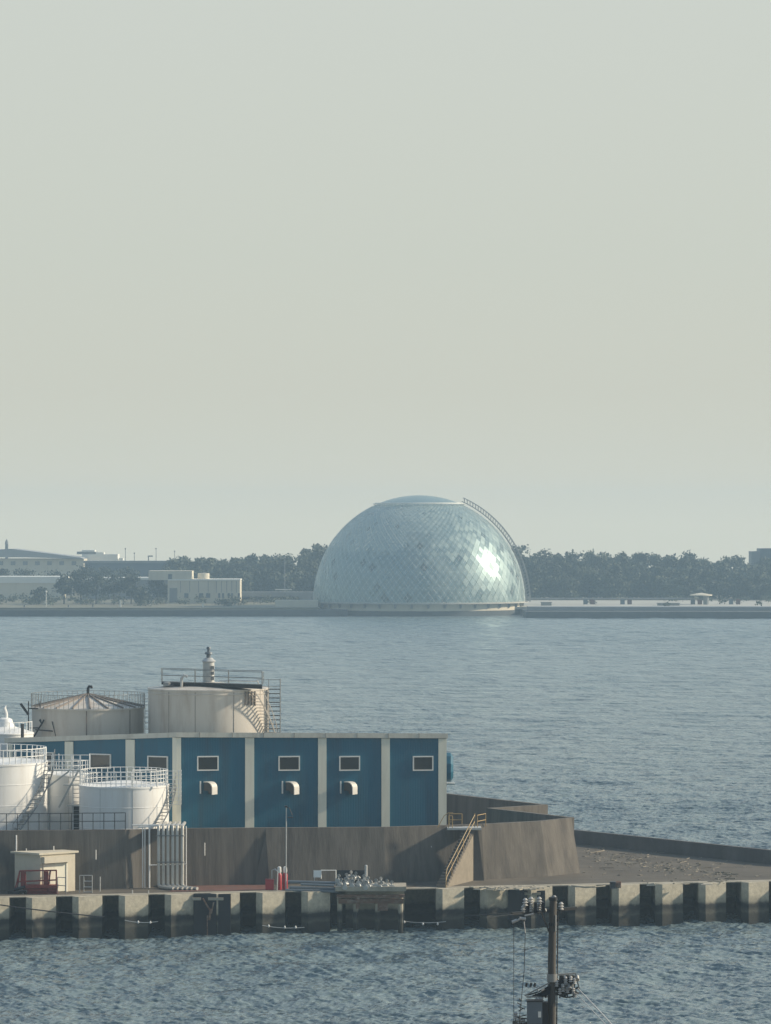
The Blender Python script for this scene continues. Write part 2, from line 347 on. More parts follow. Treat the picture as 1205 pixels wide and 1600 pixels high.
A_ = (*atY(415.5, 292.1), ZZ(1300,292.1)); B_ = (*atY(397, 291.75), DZ); C_ = (*atY(421.5, 291.45), DZ); D_ = (*atY(421.5, 292.3), DZ)
MB().add([A_, B_, C_, D_], [(0,1,2),(0,2,3),(0,3,1),(1,3,2)]).build('buttress', 'bund', bund, smooth=False)
bx, by = atY(745, 296.2)
MB().add([(bx-.28,by-.2,BZ-.5),(bx+.1,by-.2,BZ-.5),(bx+.1,by+.3,BZ-.5),(bx-.28,by+.3,BZ-.5),(bx-.35,by-1.1,DZ),(bx+.55,by-1.1,DZ),(bx+.55,by+.3,DZ),(bx-.35,by+.3,DZ)],
         [(0,1,2,3),(4,7,6,5),(0,4,5,1),(1,5,6,2),(2,6,7,3),(3,7,4,0)]).build('buttress', 'bund', bund, smooth=False)
# reddish surfaced strip
a = G(262, 1392, DZ); b = G(418, 1390, DZ)
tag(MB().add([(*G(262,1394,DZ)[:2],DZ+.02),(*G(425,1391.5,DZ)[:2],DZ+.02),(*G(418,1382.5,DZ)[:2],DZ+.02),(*G(295,1382.5,DZ)[:2],DZ+.02)], [(0,1,2,3)]).build('red_pavement','red_deck'), kind='structure')
# ------------------------------------------------------------------ railings
def railing(name, pts, h, mat_, parent=None, label=None, cat=None, mids=1, step=1.2, r=.03, group=None):
    """posts (one mesh each) and rails"""
    base = pts[0]
    if parent is None: root = thing(name, tuple(base), label, cat or 'railing', group); 
    else: root = parent
    mb = MB()
    for q in range(mids+1):
        zz = h*(q+1)/(mids+1); mb.tube([(p[0],p[1],p[2]+zz) for p in pts], r, 5)
    ro = mb.build('rail' if parent is None else name, mat_, root)
    proto = None
    P = [np.array(p, float) for p in pts]; spots = [P[0]]; 
    for i in range(len(P)-1):
        L_ = np.linalg.norm(P[i+1]-P[i]); n = max(1, round(L_/step))
        for k in range(1, n+1): spots.append(P[i] + (P[i+1]-P[i])*k/n)
    owner = root if parent is None else ro
    for s_ in spots:
        if proto is None: proto = MB().tube([(0,0,0),(0,0,h)], r*1.1, 5).build('post', mat_, owner, loc=(0,0,0)); p = proto
        else: p = proto.copy(); COL.objects.link(p)
        p.parent = owner; ol = wloc(owner); p.location = (s_[0]-ol[0], s_[1]-ol[1], s_[2]-ol[2])
    return root
rl = [(*atY(-60, 287.25), ZZ(1298.5,287)+0), (*atY(10, 287.8), ZZ(1298,287.6)), (*atY(196, 289.3), ZZ(1296.5,289))]
railing('wall_railing', rl, 1.25, 'dark_steel', None, 'black steel railing along the top of the concrete wall below the white tanks', 'railing', 1, .82, .03)
# ------------------------------------------------------------------ blue building
Ya = 300.0; FR = 4.2     # the front recedes by FR metres towards its right end
cA = atY(276, Ya); cB = atY(697, Ya+FR)
eL = atY(12, 306.6)
def topz(p): return 14.22 + .0067*(p[0]-cA[0]) - .108*(p[1]-Ya)
bld = thing('blue_building', (cA[0], cA[1], DZ), 'long blue clad industrial building with cream pilasters and small windows behind the wall', 'building')
bk = [(cB[0]-1.5, 311.5), (cA[0]+3, 309.8), (eL[0]+2.2, 311.5)]
poly = [eL, cA, cB] + bk
MB().prism(poly, DZ, [topz(p)-.34 for p in poly]).build('wall', 'blue', bld, smooth=False)
# roof slab with fascia
def offs(p, d): return (p[0]+d[0], p[1]+d[1])
tl = np.array(cA)-np.array(eL); tl /= np.linalg.norm(tl); nl = np.array((tl[1], -tl[0]))
tf = np.array(cB)-np.array(cA); tf /= np.linalg.norm(tf); nf = np.array((tf[1], -tf[0]))
mit = (nl+nf); mit /= mit.dot(nl)
rp = [tuple(np.array(eL)+nl*.18-tl*.2), tuple(np.array(cA)+mit*.18), tuple(np.array(cB)+nf*.18+tf*.12)] + [offs(bk[0], (.12,.15)), offs(bk[1], (0,.15)), offs(bk[2], (-.1,.2))]
roof = MB().prism(rp, [topz(p)-.38 for p in rp], [topz(p) for p in rp]).build('roof', 'fascia', bld, smooth=False)
for px in (312, 363, 412, 460, 509, 558, 607, 655):
    y = Ya-.185+(px-276)/421*FR; q_ = (XX(px,y), y); MB().box(q_[0]-.015, q_[0]+.015, y-.03, y+.05, topz(q_)-.36, topz(q_)+.006).build('joint', 'tank_seam', roof)
def face_panel(P, t, n, s0_, s1_, z0, z1, d0, d1):
    A = np.array(P); q = [A+t*s0_+n*d1, A+t*s1_+n*d1, A+t*s1_+n*d0, A+t*s0_+n*d0]
    return MB().prism([tuple(v) for v in q], z0, z1)
def s_front(px):  # distance along front facade for a photo column
    y = Ya + (px-276)/421*FR; return (XX(px, y)-cA[0])/tf[0]
def s_left(px):   # along the left facade measured from eL
    k = (px-CX)/F; x0, y0 = eL; return (k*y0-x0)/(tl[0]-k*tl[1])
for a, b in ((383,397),(497,510),(596,609),(685,697.6)):
    face_panel(cA, tf, nf, s_front(a), s_front(b), DZ, topz(atY(a, Ya+(a-276)/421*FR))-.40, .0, .09).build('pilaster', 'cream', bld, smooth=False)
Ll = np.linalg.norm(np.array(cA)-np.array(eL))
cp = [np.array(cA)-tl*.33+nl*.09, np.array(cA)+mit*.09, np.array(cA)+tf*.34+nf*.09, np.array(cA)+tf*.34, np.array(cA), np.array(cA)-tl*.33]
MB().prism([tuple(p) for p in cp], DZ, topz(cA)-.40).build('pilaster', 'cream', bld, smooth=False)
for a, b in ((14,20),(102,115),(197,211)):
    face_panel(eL, tl, nl, s_left(a), s_left(b), DZ, topz(atY(b, eL[1]-(b/270)*6.6))-.48, .0, .09).build('pilaster', 'cream', bld, smooth=False)
def window(P, t, n, s0_, s1_, z0, z1):
    w = MB(); A = np.array(P)
    def fp(a, b, c, d, d0, d1, mb):
        q = [A+t*a+n*d1, A+t*b+n*d1, A+t*b+n*d0, A+t*a+n*d0]; mb.prism([tuple(v) for v in q], c, d)
    fw = .09
    fp(s0_, s1_, z0, z0+fw, .0, .10, w); fp(s0_, s1_, z1-fw, z1, .0, .10, w)
    fp(s0_, s0_+fw, z0+fw, z1-fw, .0, .10, w); fp(s1_-fw, s1_, z0+fw, z1-fw, .0, .10, w)
    o = w.build('window', 'frame', bld, smooth=False)
    g = MB(); fp(s0_+fw, s1_-fw, z0+fw, z1-fw, .01, .03, g); g.build('pane', 'glass', o, smooth=False)
for a, b in ((308,341.5),(435,468.5),(530,562.5),(645,677)):
    yy = Ya+(a-276)/421*FR; window(cA, tf, nf, s_front(a), s_front(b), ZZ(1204.5, yy), ZZ(1181.5, yy))
for a, b, y0, y1 in ((141,174,1201,1177.5),(231,263,1204,1181),(52,84,1198,1175)):
    yy = eL[1]-(a/270)*6.6; window(eL, tl, nl, s_left(a), s_left(b), ZZ(y0, yy), ZZ(y1, yy))
# elbow vent hoods
def hood(px):
    s_ = s_front(px); A = np.array(cA)+tf*s_; zt = ZZ(1221, Ya+(px-276)/421*FR)
    d = nf*.62+tf*.78; d /= np.linalg.norm(d); sdv = np.array((-d[1], d[0])); n = 8
    prof = [(0, 0)] + [(.5*math.sin(math.pi/2*i/(n-1))+.3, -.5*(1-math.cos(math.pi/2*i/(n-1)))) for i in range(n)] + [(.8, -1.0)]
    def strip(pr_in, pr_out, w0, w1):
        loop = pr_out + pr_in[::-1]; m = len(loop); vs = []
        for sg in (w0, w1):
            for u_, z_ in loop: p = A+d*u_+sdv*sg; vs.append((p[0], p[1], zt+z_))
        return MB().add(vs, [tuple(range(m)), tuple(range(m, 2*m))[::-1]] + [(i, (i+1)%m, (i+1)%m+m, i+m) for i in range(m)])
    inn_ = [(u_*.93, z_-.045) for u_, z_ in prof[:-1]] + [(.745, -1.0)]
    h = strip(inn_, prof, -.4, .4).build('vent_hood', 'hood_metal', bld)
    low = [(0.02, -.7), (.3, -.7), (.42, -.76), (.46, -.95)]
    strip(low, [(.02,-.05)]+inn_[1:-1]+[(.74,-.95)], -.36, .36).build('hood_shade', 'dark_steel', h, smooth=False)  # dark fill paints the shade inside the open hood
    w_ = A-sdv*.0
    face_panel(cA, tf, nf, s_-.50, s_-.40, zt-.95, zt+.03, 0, .12).build('flange', 'frame', h, smooth=False)
for px in (322, 450, 541): hood(px)
# round blue air unit on the right end wall
xr = cB[0]
def drumx(mb, x0, x1, yc, zc, r, n=10, rim=.2):
    vs = []; 
    for x, rr in ((x0, r*.97), (x0+.1, r), (x1-rim, r), (x1, r*.72)):
        for k in range(n):
            a = 2*math.pi*(k+.5)/n; vs.append((x, yc+rr*math.cos(a), zc+rr*math.sin(a)))
    fs = [tuple(range(n)), tuple(range(3*n, 4*n))[::-1]]
    for i in range(3):
        for k in range(n): fs.append((i*n+k, i*n+(k+1)%n, (i+1)*n+(k+1)%n, (i+1)*n+k))
    return mb.add(vs, fs)
fan = thing('ventilator_drum', (xr, 307, ZZ(1200, 307)), 'round blue drum fixed to the right end of the blue building', 'ventilator')
drumx(MB(), xr-.3, xr+.62, 307, ZZ(1199, 307), 1.15).build('casing', 'blue', fan, smooth=False)
MB().box(xr-.3, xr+.75, 306.4, 307.7, ZZ(1226, 307), ZZ(1223.5, 307)).build('bracket', 'galv', fan)
# ------------------------------------------------------------------ storage tanks
def arc(c, r, a0, a1, z, n=24): return [(c[0]+r*math.cos(R(a0+(a1-a0)*i/n)), c[1]+r*math.sin(R(a0+(a1-a0)*i/n)), z) for i in range(n+1)]
def spiral(parent, c, r, a0, a1, z0, z1, mat_, w=.75, n=22, rail=True, rr=.03):
    mb = MB(); P = []; 
    for i in range(n+1):
        a = R(a0+(a1-a0)*i/n); z = z0+(z1-z0)*i/n; P.append((a, z))
        da = R(a1-a0)/n*.42
        q = [(c[0]+(r+k)*math.cos(a+s*da), c[1]+(r+k)*math.sin(a+s*da)) for k, s in ((.04,-1),(w,-1),(w,1),(.04,1))]
        mb.prism(q, z-.03, z+.02)
    mb.tube([(c[0]+(r+w)*math.cos(a), c[1]+(r+w)*math.sin(a), z-.1) for a, z in P], .06, 4)
    o = mb.build('stair', mat_, parent)
    if rail:
        h = MB(); h.tube([(c[0]+(r+w)*math.cos(a), c[1]+(r+w)*math.sin(a), z+1.0) for a, z in P], rr, 5)
        for a, z in P[::3]: h.tube([(c[0]+(r+w)*math.cos(a), c[1]+(r+w)*math.sin(a), z-.1), (c[0]+(r+w)*math.cos(a), c[1]+(r+w)*math.sin(a), z+1.0)], rr*.8, 5)
        h.build('handrail', mat_, o)
    return o
# large cream tank
Yt = 317.0; c1 = (XX(326, Yt), Yt, DZ); r1 = 94*Yt/F; zr = ZZ(1081, Yt-r1)
t1 = thing('storage_tank', c1, 'tall cream storage tank with rooftop walkway and chimney vent behind the blue building', 'tank', 'cream storage tanks')
MB().lathe([(r1,0),(r1,zr-DZ)], c1, 96).build('shell', 'tank_cream', t1)
MB().lathe([(r1+.06,zr-DZ-.0),(r1+.06,zr-DZ+.12),(.4,zr-DZ+.62)], c1, 96).build('roof', 'tank_cream', t1)
MB().lathe([(.48,zr-DZ+.5),(.48,zr-DZ+2.25),(.62,zr-DZ+2.3),(.3,zr-DZ+2.6)], c1, 20).build('vent_stack', 'galv', t1)
MB().lathe([(.18,zr-DZ+2.55),(.18,zr-DZ+2.85),(.34,zr-DZ+2.9),(.3,zr-DZ+3.05),(.12,zr-DZ+3.1),(.12,zr-DZ+3.3),(.2,zr-DZ+3.35),(.15,zr-DZ+3.5)], c1, 12).build('vent_cap', 'equip', t1)
for z in (.75, 1.2, 1.65): MB().box(c1[0]+.22, c1[0]+.47, c1[1]-.5, c1[1]-.36, zr+z, zr+z+.28).build('louvre', 'grey_steel', t1)
MB().box(c1[0]+.15, c1[0]+.6, c1[1]-.7, c1[1]-.3, zr+.3, zr+.6).build('vent_foot', 'frame', t1)
for a in (-128, -100, -63):
    x, y = c1[0]+(r1+.01)*math.cos(R(a)), c1[1]+(r1+.01)*math.sin(R(a)); MB().tube([(x,y,DZ),(x,y,zr-.05)], .022, 5).build('seam', 'tank_seam', t1)
MB().lathe([(r1,zr-DZ-.32),(r1+.05,zr-DZ-.30),(r1+.05,zr-DZ-.22),(r1,zr-DZ-.20)], c1, 96, False).build('stiffener_ring', 'tank_cream', t1)
# roof walkway (dark slab crossing the roof) with rails
wz = zr+.35
wk = [(XX(253,316), 315.4), (XX(410,313), 312.0), (XX(410,313)+.0, 313.3), (XX(253,316), 317)]
MB().prism(wk, [wz+.1, wz-.12, wz-.12, wz+.1], [wz+.32, wz+.22, wz+.22, wz+.32]).build('walkway', 'dark_steel', t1, smooth=False)
railing('walkway_rail', [(wk[0][0], wk[0][1], wz+.3), (wk[1][0], wk[1][1], wz+.2)], 1.15, 'grey_steel', t1, mids=1, step=2.6, r=.028)
railing('walkway_rail', [(wk[3][0], wk[3][1], wz+.3), (wk[2][0], wk[2][1], wz+.2), (XX(412,314), 314.5, wz+.2)], 1.0, 'grey_steel', t1, mids=1, step=3, r=.025)
MB().tube([(c1[0]-2.1,c1[1]-2.6,zr+.2),(c1[0]-2.1,c1[1]-2.6,zr+1.0),(c1[0]-1.9,c1[1]-2.6,zr+1.25),(c1[0]-1.6,c1[1]-2.6,zr+1.15)], .12, 8).build('gooseneck_vent', 'galv', t1)
MB().tube([(c1[0]+1.0,c1[1]-1.8,zr+.75),(c1[0]+2.0,c1[1]-2.3,zr+.8),(c1[0]+4.2,c1[1]-2.6,zr+.78)], .07, 6).build('roof_pipe', 'white', t1)
MB().lathe([(.35,0),(.35,.25),(.1,.35)], (c1[0]-3.3,c1[1]-1.8,zr+.35), 12).build('hatch', 'grey_steel', t1)
spiral(t1, c1, r1, -6, -46, 11.6, zr-.1, 'tank_cream', .95, 20)
# landing and cage at its right edge
lx = c1[0]+r1; tw = MB()
for zz in np.arange(11.5, zr+.2, .36): tw.box(lx+.05, lx+.95, Yt-1.6, Yt-.7, zz, zz+.05)
st = tw.build('ladder_tower', 'dark_steel', t1)
cg = MB()
for (x, y) in ((lx+.98, Yt-1.65), (lx+.98, Yt-.65), (lx+.05, Yt-1.65)):
    cg.tube([(x, y, DZ), (x, y, zr+.9)], .03, 5)
for zz in (zr+.85, zr+.3, zr-1.2, zr-2.8): cg.tube([(lx-.9, Yt-1.65, zz), (lx+.98, Yt-1.65, zz), (lx+.98, Yt-.65, zz)], .022, 5)
cg.build('cage', 'grey_steel', st)
stair_shadow = MB()
for k in range(4): x = XX(384+k*4.7, 313); stair_shadow.tube([(x, Yt-math.sqrt(max(.1, r1**2-(x-c1[0])**2))-.12, zr-.05), (x, Yt-math.sqrt(max(.1, r1**2-(x-c1[0])**2))-.12, zr-1.1-.04*k)], .07, 6)
stair_shadow.build('bracket', 'tank_seam', t1)  # dark tubes paint the stair's shadow stripes on the shell
# lower cream tank with ribbed cone roof
Yt = 319.0; c2 = (XX(137.5, Yt), Yt, DZ); r2 = 87.5*Yt/F; zr2 = ZZ(1109, Yt-r2); ap = ZZ(1086, Yt)
t2 = thing('storage_tank', c2, 'lower cream storage tank with ribbed cone roof beside the taller tank', 'tank', 'cream storage tanks')
MB().lathe([(r2,0),(r2,zr2-DZ)], c2, 96).build('shell', 'tank_cream', t2)
MB().lathe([(r2+.08,zr2-DZ-.1),(r2+.08,zr2-DZ+.03),(.3,ap-DZ)], c2, 96).build('roof', 'tank_cream', t2)
rb = MB()
for k in range(20):
    a = 2*math.pi*(k+.37)/20
    rb.bar((c2[0]+.3*math.cos(a), c2[1]+.3*math.sin(a), ap+.05), (c2[0]+r2*math.cos(a), c2[1]+r2*math.sin(a), zr2+.08), .10, .16)
rb.build('roof_rib', 'tank_seam', t2)
sm = MB()
for a in (-87, -38): x, y = c2[0]+(r2+.01)*math.cos(R(a)), c2[1]+(r2+.01)*math.sin(R(a)); sm.tube([(x,y,DZ),(x,y,zr2-.1)], .05, 6)
sm.build('seam', 'tank_seam', t2)
MB().tube([(c2[0],c2[1],ap-.1),(c2[0],c2[1],ap+.55),(c2[0]+.1,c2[1],ap+.72),(c2[0]+.28,c2[1],ap+.7),(c2[0]+.3,c2[1],ap+.55)], .12, 8).build('vent', 'dark_steel', t2)
railing('roof_railing', arc(c2, r2+.05, 178, 362, zr2, 36), 1.15, 'grey_steel', t2, mids=0, step=9, r=.022)
railing('roof_railing', arc(c2, r2+.05, 5, 172, zr2, 30), 1.15, 'grey_steel', t2, mids=0, step=5, r=.02)
tm = MB(); xl = c2[0]-r2
for x in (xl-.05, xl+.9): tm.tube([(x, Yt-2.6, DZ), (x, Yt-2.6, zr2+.6)], .05, 5)
for zz in (zr2, zr2-1.6, zr2-3.0): tm.tube([(xl-.05, Yt-2.6, zz), (xl+.9, Yt-2.6, zz)], .05, 5)
tm.bar((xl+.9, Yt-2.8, zr2-.9), (xl+2.6, Yt-3.9, zr2-3.2), .08, .2); tm.bar((xl, Yt-2.6, zr2-3), (xl+1.3, Yt-3.4, zr2-.9), .06, .12)
tm.bar((xl-.7, Yt-2.6, zr2+.4), (xl-.05, Yt-2.6, zr2-.5), .08, .2)
tm.bar((xl+.6, Yt-3.5, zr2-1.7), (xl+3.6, Yt-4.2, zr2-1.9), .06, .1); tm.bar((xl+2, Yt-3.9, zr2-1.0), (xl+2.6, Yt-4.1, zr2-3.3), .05, .09)
tm.build('access_stair', 'dark_steel', t2)
rt = MB()
xr2 = c2[0]+r2
for x in (xr2+.1, xr2+.45): rt.tube([(x, Yt-.4, DZ), (x, Yt-.4, zr2+.9)], .03, 5)
for zz in np.arange(11, zr2+.9, .5): rt.tube([(xr2+.1, Yt-.4, zz), (xr2+.45, Yt-.4, zz)], .03, 5)
rt.build('ladder', 'tank_cream', t2)
# white tanks in front of the blue building
def wtank(px, rad_px, ytop, Y, label, roofh=.35):
    r = rad_px*Y/F; c = (XX(px, Y), Y, DZ); z = ZZ(ytop, Y-r)
    t = thing('white_tank', c, label, 'tank', 'white tanks left of the blue building')
    MB().lathe([(r,0),(r,z-DZ)], c, 80).build('shell', 'white', t)
    MB().lathe([(r+.04,z-DZ-.12),(r+.04,z-DZ+.02),(.2,z-DZ+roofh)], c, 80).build('roof', 'white', t)
    for hh in (z-DZ-1.6, z-DZ-3.2): MB().lathe([(r,hh),(r+.02,hh+.02),(r+.02,hh+.05),(r,hh+.07)], c, 80, False).build('weld_band', 'white', t)
    for a in (-118, -75): MB().tube([(c[0]+(r+.005)*math.cos(R(a)), c[1]+(r+.005)*math.sin(R(a)), DZ), (c[0]+(r+.005)*math.cos(R(a)), c[1]+(r+.005)*math.sin(R(a)), z-.1)], .018, 5).build('seam', 'galv', t)
    return t, c, r, z
tA, cAa, rA, zA = wtank(-22, 96, 1196, 298.2, 'large white tank with spiral stair cut off at the left edge of the picture')
tB, cBb, rB, zB = wtank(100, 40, 1212, 300.3, 'narrow white tank squeezed between the two wider white tanks')
tC, cCc, rC, zC = wtank(194, 70, 1231, 295.6, 'low white tank nearest the corner of the blue building')
railing('top_railing', arc(cAa, rA-.1, -170, -4, zA, 26), 1.1, 'white', tA, mids=1, step=1.3, r=.035)
railing('top_railing', arc(cAa, rA-.1, 0, 150, zA, 20), 1.1, 'white', tA, mids=1, step=1.5, r=.03)
railing('top_railing', arc(cCc, rC-.1, -178, -2, zC, 26), 1.15, 'white', tC, mids=3, step=1.25, r=.028)
railing('top_railing', arc(cCc, rC-.1, 2, 178, zC, 20), 1.15, 'white', tC, mids=2, step=1.5, r=.025)
spiral(tA, cAa, rA, -62, -8, DZ+3.5, zA, 'grey_steel', .7, 18)
spiral(tC, cCc, rC, -50, -6, DZ+3.9, zC-.05, 'grey_steel', .6, 14)
railing('top_railing', arc(cBb, rB-.1, -170, -10, zB, 12), 1.1, 'white', tB, mids=2, step=1, r=.028)
# caged ladder at the right of the low tank
lx, ly = cCc[0]+rC+.35, cCc[1]-.6
lad = MB()
for dx in (-.45, 0, .45, .62):
    lad.tube([(lx+dx, ly-.3, zC-1.45), (lx+dx, ly-.3, zC+1.2)], .03, 5)
for zz in np.arange(zC-1.45, zC+1.3, .32): lad.tube([(lx-.45, ly-.3, zz), (lx+.62, ly-.3, zz), (lx+.62, ly+.4, zz)], .022, 5)
lad.build('caged_ladder', 'white', tC)
g = MB()   # gate on top of C
g.tube([(cCc[0]+.85, cCc[1]-3, zC), (cCc[0]+.85, cCc[1]-3, zC+1.3), (cCc[0]+2.6, cCc[1]-2.6, zC+1.3), (cCc[0]+2.7, cCc[1]-2.6, zC)], .06, 6)
g.build('hoop', 'white', tC)
# access tower between the tanks
tw = thing('access_tower', (XX(119, 297), 297, DZ), 'white steel access tower with ladder and caged platforms between the white tanks', 'tower')
m1 = MB()
for px in (114, 125):
    for y in (296.2, 297.2): m1.tube([(XX(px, y), y, DZ), (XX(px, y), y, ZZ(1181, 297))], .045, 5)
m1.build('mast', 'white', tw)
MB().box(XX(112.5,296.6), XX(124.5,296.6), 296.7, 297.0, DZ, ZZ(1258, 297)).build('tank_gap_shade', 'black', tw)  # black box paints the dark gap between the white tanks
for py, a, b in ((1203, 84, 132), (1258, 106, 132), (1226, 100, 128)):
    MB().box(XX(a,296.5), XX(b,296.5), 295.9, 297.4, ZZ(py,296.5)-.05, ZZ(py,296.5)+.03).build('platform', 'galv', tw)
for py, a, b in ((1203, 84, 140), (1203, 70, 92), (1222, 110, 126)):
    railing('guard_rail', [(XX(a,296), 295.9, ZZ(py,296)), (XX(b,296), 295.9, ZZ(py,296)), (XX(b,297.4), 297.4, ZZ(py,296))], 1.15, 'white', tw, mids=2, step=.62, r=.028)
rg = MB()
for zz in np.arange(DZ+3, ZZ(1185,297), .33): rg.tube([(XX(114,296.2), 296.2, zz), (XX(125,296.2), 296.2, zz)], .025, 5)
rg.bar(W(92,1262,296), W(122,1205,296), .07, .14); rg.bar(W(72,1232,296), W(108,1205,296), .07, .12)
rg.build('ladder', 'galv', tw)
# pale tank behind the far left end
Yd = 312; cd = (XX(8, Yd), Yd, DZ); rd = 44*Yd/F; zd = ZZ(1147, Yd-rd)
t4 = thing('white_tank', cd, 'bright white tank with vented cone roof behind the left end of the blue building', 'tank', 'white tanks left of the blue building')
MB().lathe([(rd,0),(rd,zd-DZ)], cd, 64).build('shell', 'white', t4)
MB().lathe([(rd+.06,zd-DZ-.1),(rd+.06,zd-DZ),(.75,zd-DZ+.5),(.55,zd-DZ+1.1),(.3,zd-DZ+1.2)], cd, 64).build('roof', 'white', t4)
MB().tube([(cd[0]+.1,cd[1],zd+1.1),(cd[0]+.1,cd[1],zd+1.5),(cd[0]-.05,cd[1],zd+2.0),(cd[0]+.1,cd[1],zd+2.25),(cd[0]+.3,cd[1],zd+2.0),(cd[0]+.3,cd[1],zd+1.6)], .13, 8).build('vent', 'white', t4)
railing('roof_railing', arc(cd, rd-.1, -150, 0, zd, 14), .9, 'white', t4, mids=0, step=1.5, r=.025)
ch = MB().tube([(XX(35,308.5), 308.5, DZ), (XX(35,308.5), 308.5, ZZ(1131,308.5))], .13, 8).build('flue_pipe', 'dark_steel', loc=None)
tag(ch, 'short dark flue pipe rising past the roof at the left end of the blue building', 'pipe')
# ------------------------------------------------------------------ outside staircase
LZ = 7.18
stq = thing('staircase', G(693, 1387, DZ), 'concrete staircase with yellow handrails climbing to the top of the wall', 'staircase')
b0 = np.array(G(697, 1387.5, DZ)[:2]); top = np.array(atY(742, 295.0)); d = top-b0; Ld = np.linalg.norm(d); d /= Ld; n_ = np.array((d[1], -d[0]))
if n_[1] > 0: n_ = -n_
nst = 20; stp = MB(); wd_ = .8
for i in range(nst):
    a_ = Ld*i/nst; z1 = DZ+(LZ-DZ)*(i+1)/nst
    q = [b0+d*a_, b0+d*(a_+Ld/nst), b0+d*(a_+Ld/nst)-n_*wd_, b0+d*a_-n_*wd_]
    stp.prism([tuple(v) for v in q], z1-.32, z1)
stp.build('flight', 'bund', stq, smooth=False)
A0 = b0+d*.25-n_*.12; A1 = top+d*.0-n_*.12
wedge = MB().add([(*A0,DZ),(*A1,DZ),(*A1,LZ-.55),(*(A0-n_*.7),DZ),(*(A1-n_*.7),DZ),(*(A1-n_*.7),LZ-.55)], [(0,1,2),(3,5,4),(0,3,4,1),(1,4,5,2),(0,2,5,3)])
wedge.build('side_wall', 'wedge', stq, smooth=False)
pl0 = atY(699, 292.2)
MB().box(XX(699,294.5), XX(752,295), 294.4, 296.6, LZ-.14, LZ+.02).build('landing', 'galv', stq)
hr = MB()
for off in (0,):
    L0 = b0-n_*(-off)*1.0 if off else b0
    L0 = b0+n_*off; L1 = top+n_*off
    for h_ in (.55, 1.1): hr.tube([(*L0, DZ+h_*.9), (*(L0+d*.2), DZ+.3+h_), (*L1, LZ+h_*.9)], .032, 5)
    for k in range(6):
        f = k/5; p = L0+(L1-L0)*f; hr.tube([(*p, DZ+(LZ-DZ)*f), (*p, DZ+(LZ-DZ)*f+1.1)], .032, 5)
hr.build('handrail', 'yellow', stq)
pr = MB()
def lrail(P, h=.95):
    for q in (.48, .95): pr.tube([(p[0], p[1], p[2]+q) for p in P], .032, 5)
    for p in P: pr.tube([p, (p[0], p[1], p[2]+h)], .032, 5)
lrail([(XX(702,296.5), 296.5, LZ), (XX(722,296.5), 296.5, LZ)]); lrail([(XX(701,294.5), 294.5, LZ), (XX(707,294.5), 294.5, LZ)])
lrail([(XX(746,295), 295, LZ), (XX(759,296.6), 296.6, LZ)])
pr.tube([W(684,1293,294.5), W(694,1275,294.5), W(701,1270,294.5), W(708,1270,294.5)], .03, 5)
pr.build('landing_rail', 'yellow', stq)
# ------------------------------------------------------------------ pipe bank over the wall
pb = thing('pipe_rack', G(258, 1381, DZ), 'bank of vertical silver pipes coming over the concrete wall', 'pipes')
for px in (248, 255.3, 262.6, 270, 277, 285):
    x = XX(px, 288.7); y = 288.7; zt = ZZ(1291, y)
    p = MB().tube([(x, y+3.2, zt), (x, y+.35, zt), (x, y+.12, zt-.08), (x, y, zt-.3), (x, y, DZ+.35), (x+.05, y-.1, DZ+.2), (x+.25, y-.5, DZ+.14), (x+1.2, y-1.5, DZ+.14)], .125, 10).build('pipe', 'pipe', pb)
    fl = MB()
    for zz in (zt-.75, ZZ(1348, y)): fl.lathe([(.17,zz),(.17,zz+.09)], (x, y, 0), 12)
    fl.build('flange', 'grey_steel', p)
rk = MB()
for px in (223, 226.5, 233.5, 291): rk.tube([(XX(px,289.2), 289.2, DZ), (XX(px,289.2), 289.2, ZZ(1291,289.2))], .07 if px in (233.5,) else .045, 6)
rk.tube([W(233,1352,289.2), W(292,1350,289.2)], .05, 6); rk.tube([W(206,1289.5,289.2), W(288,1288.5,289.2)], .06, 6); rk.tube([W(216,1293,289.2), W(250,1290,289.2)], .06, 6)
rk.build('rack_frame', 'white', pb)
hp = MB()
for k, (a, b) in enumerate((((222,1380),(262,1389)),((228,1379),(272,1388)),((240,1377),(285,1385)),((300,1379),(262,1377)))):
    A = G(*a, DZ); B = G(*b, DZ); hp.tube([(A[0],A[1],DZ+.12),(B[0],B[1],DZ+.12)], .11, 8)
hp.build('ground_pipe', 'equip', pb)
# ------------------------------------------------------------------ shed at the left
c = np.array(G(63, 1396, DZ)[:2]); u1 = np.array((math.cos(R(40)), math.sin(R(40)))); u2 = np.array((-math.sin(R(52)), math.cos(R(52))))
sh = thing('shed', (*c, DZ), 'small flat roofed beige shed with roller shutter on the quay at the left', 'shed')
w1 = (XX(120,288.5)-c[0])/u1[0]; w2 = (c[0]-XX(27,288.5))/.788
zt = ZZ(1336, c[1])
q = [c, c+u1*w1, c+u1*w1+u2*w2*.55, c+u2*w2]
MB().prism([tuple(v) for v in q], DZ, zt).build('wall', 'shed', sh, smooth=False)
cc = sum(q)/4
MB().prism([tuple(v+(v-cc)*.13) for v in q], zt+.003, zt+.14).build('roof', 'shed', sh, smooth=False)
nn = np.array((u1[1], -u1[0]))
A = c+u1*.25; B = c+u1*w1*.72
sht = MB().prism([tuple(A+nn*.06), tuple(B+nn*.06), tuple(B), tuple(A)], DZ+.05, zt-.7).build('shutter', 'cream', sh, smooth=False)
MB().prism([tuple(c+u1*.1+nn*.4), tuple(c+u1*w1*.8+nn*.4), tuple(c+u1*w1*.8), tuple(c+u1*.1)], zt-.62, zt-.15).build('shutter_box', 'shed', sh, smooth=False)
MB().prism([tuple(B+nn*.12), tuple(B+u1*.12+nn*.12), tuple(B+u1*.12), tuple(B)], DZ, zt-.62).build('frame_post', 'cream', sh, smooth=False)
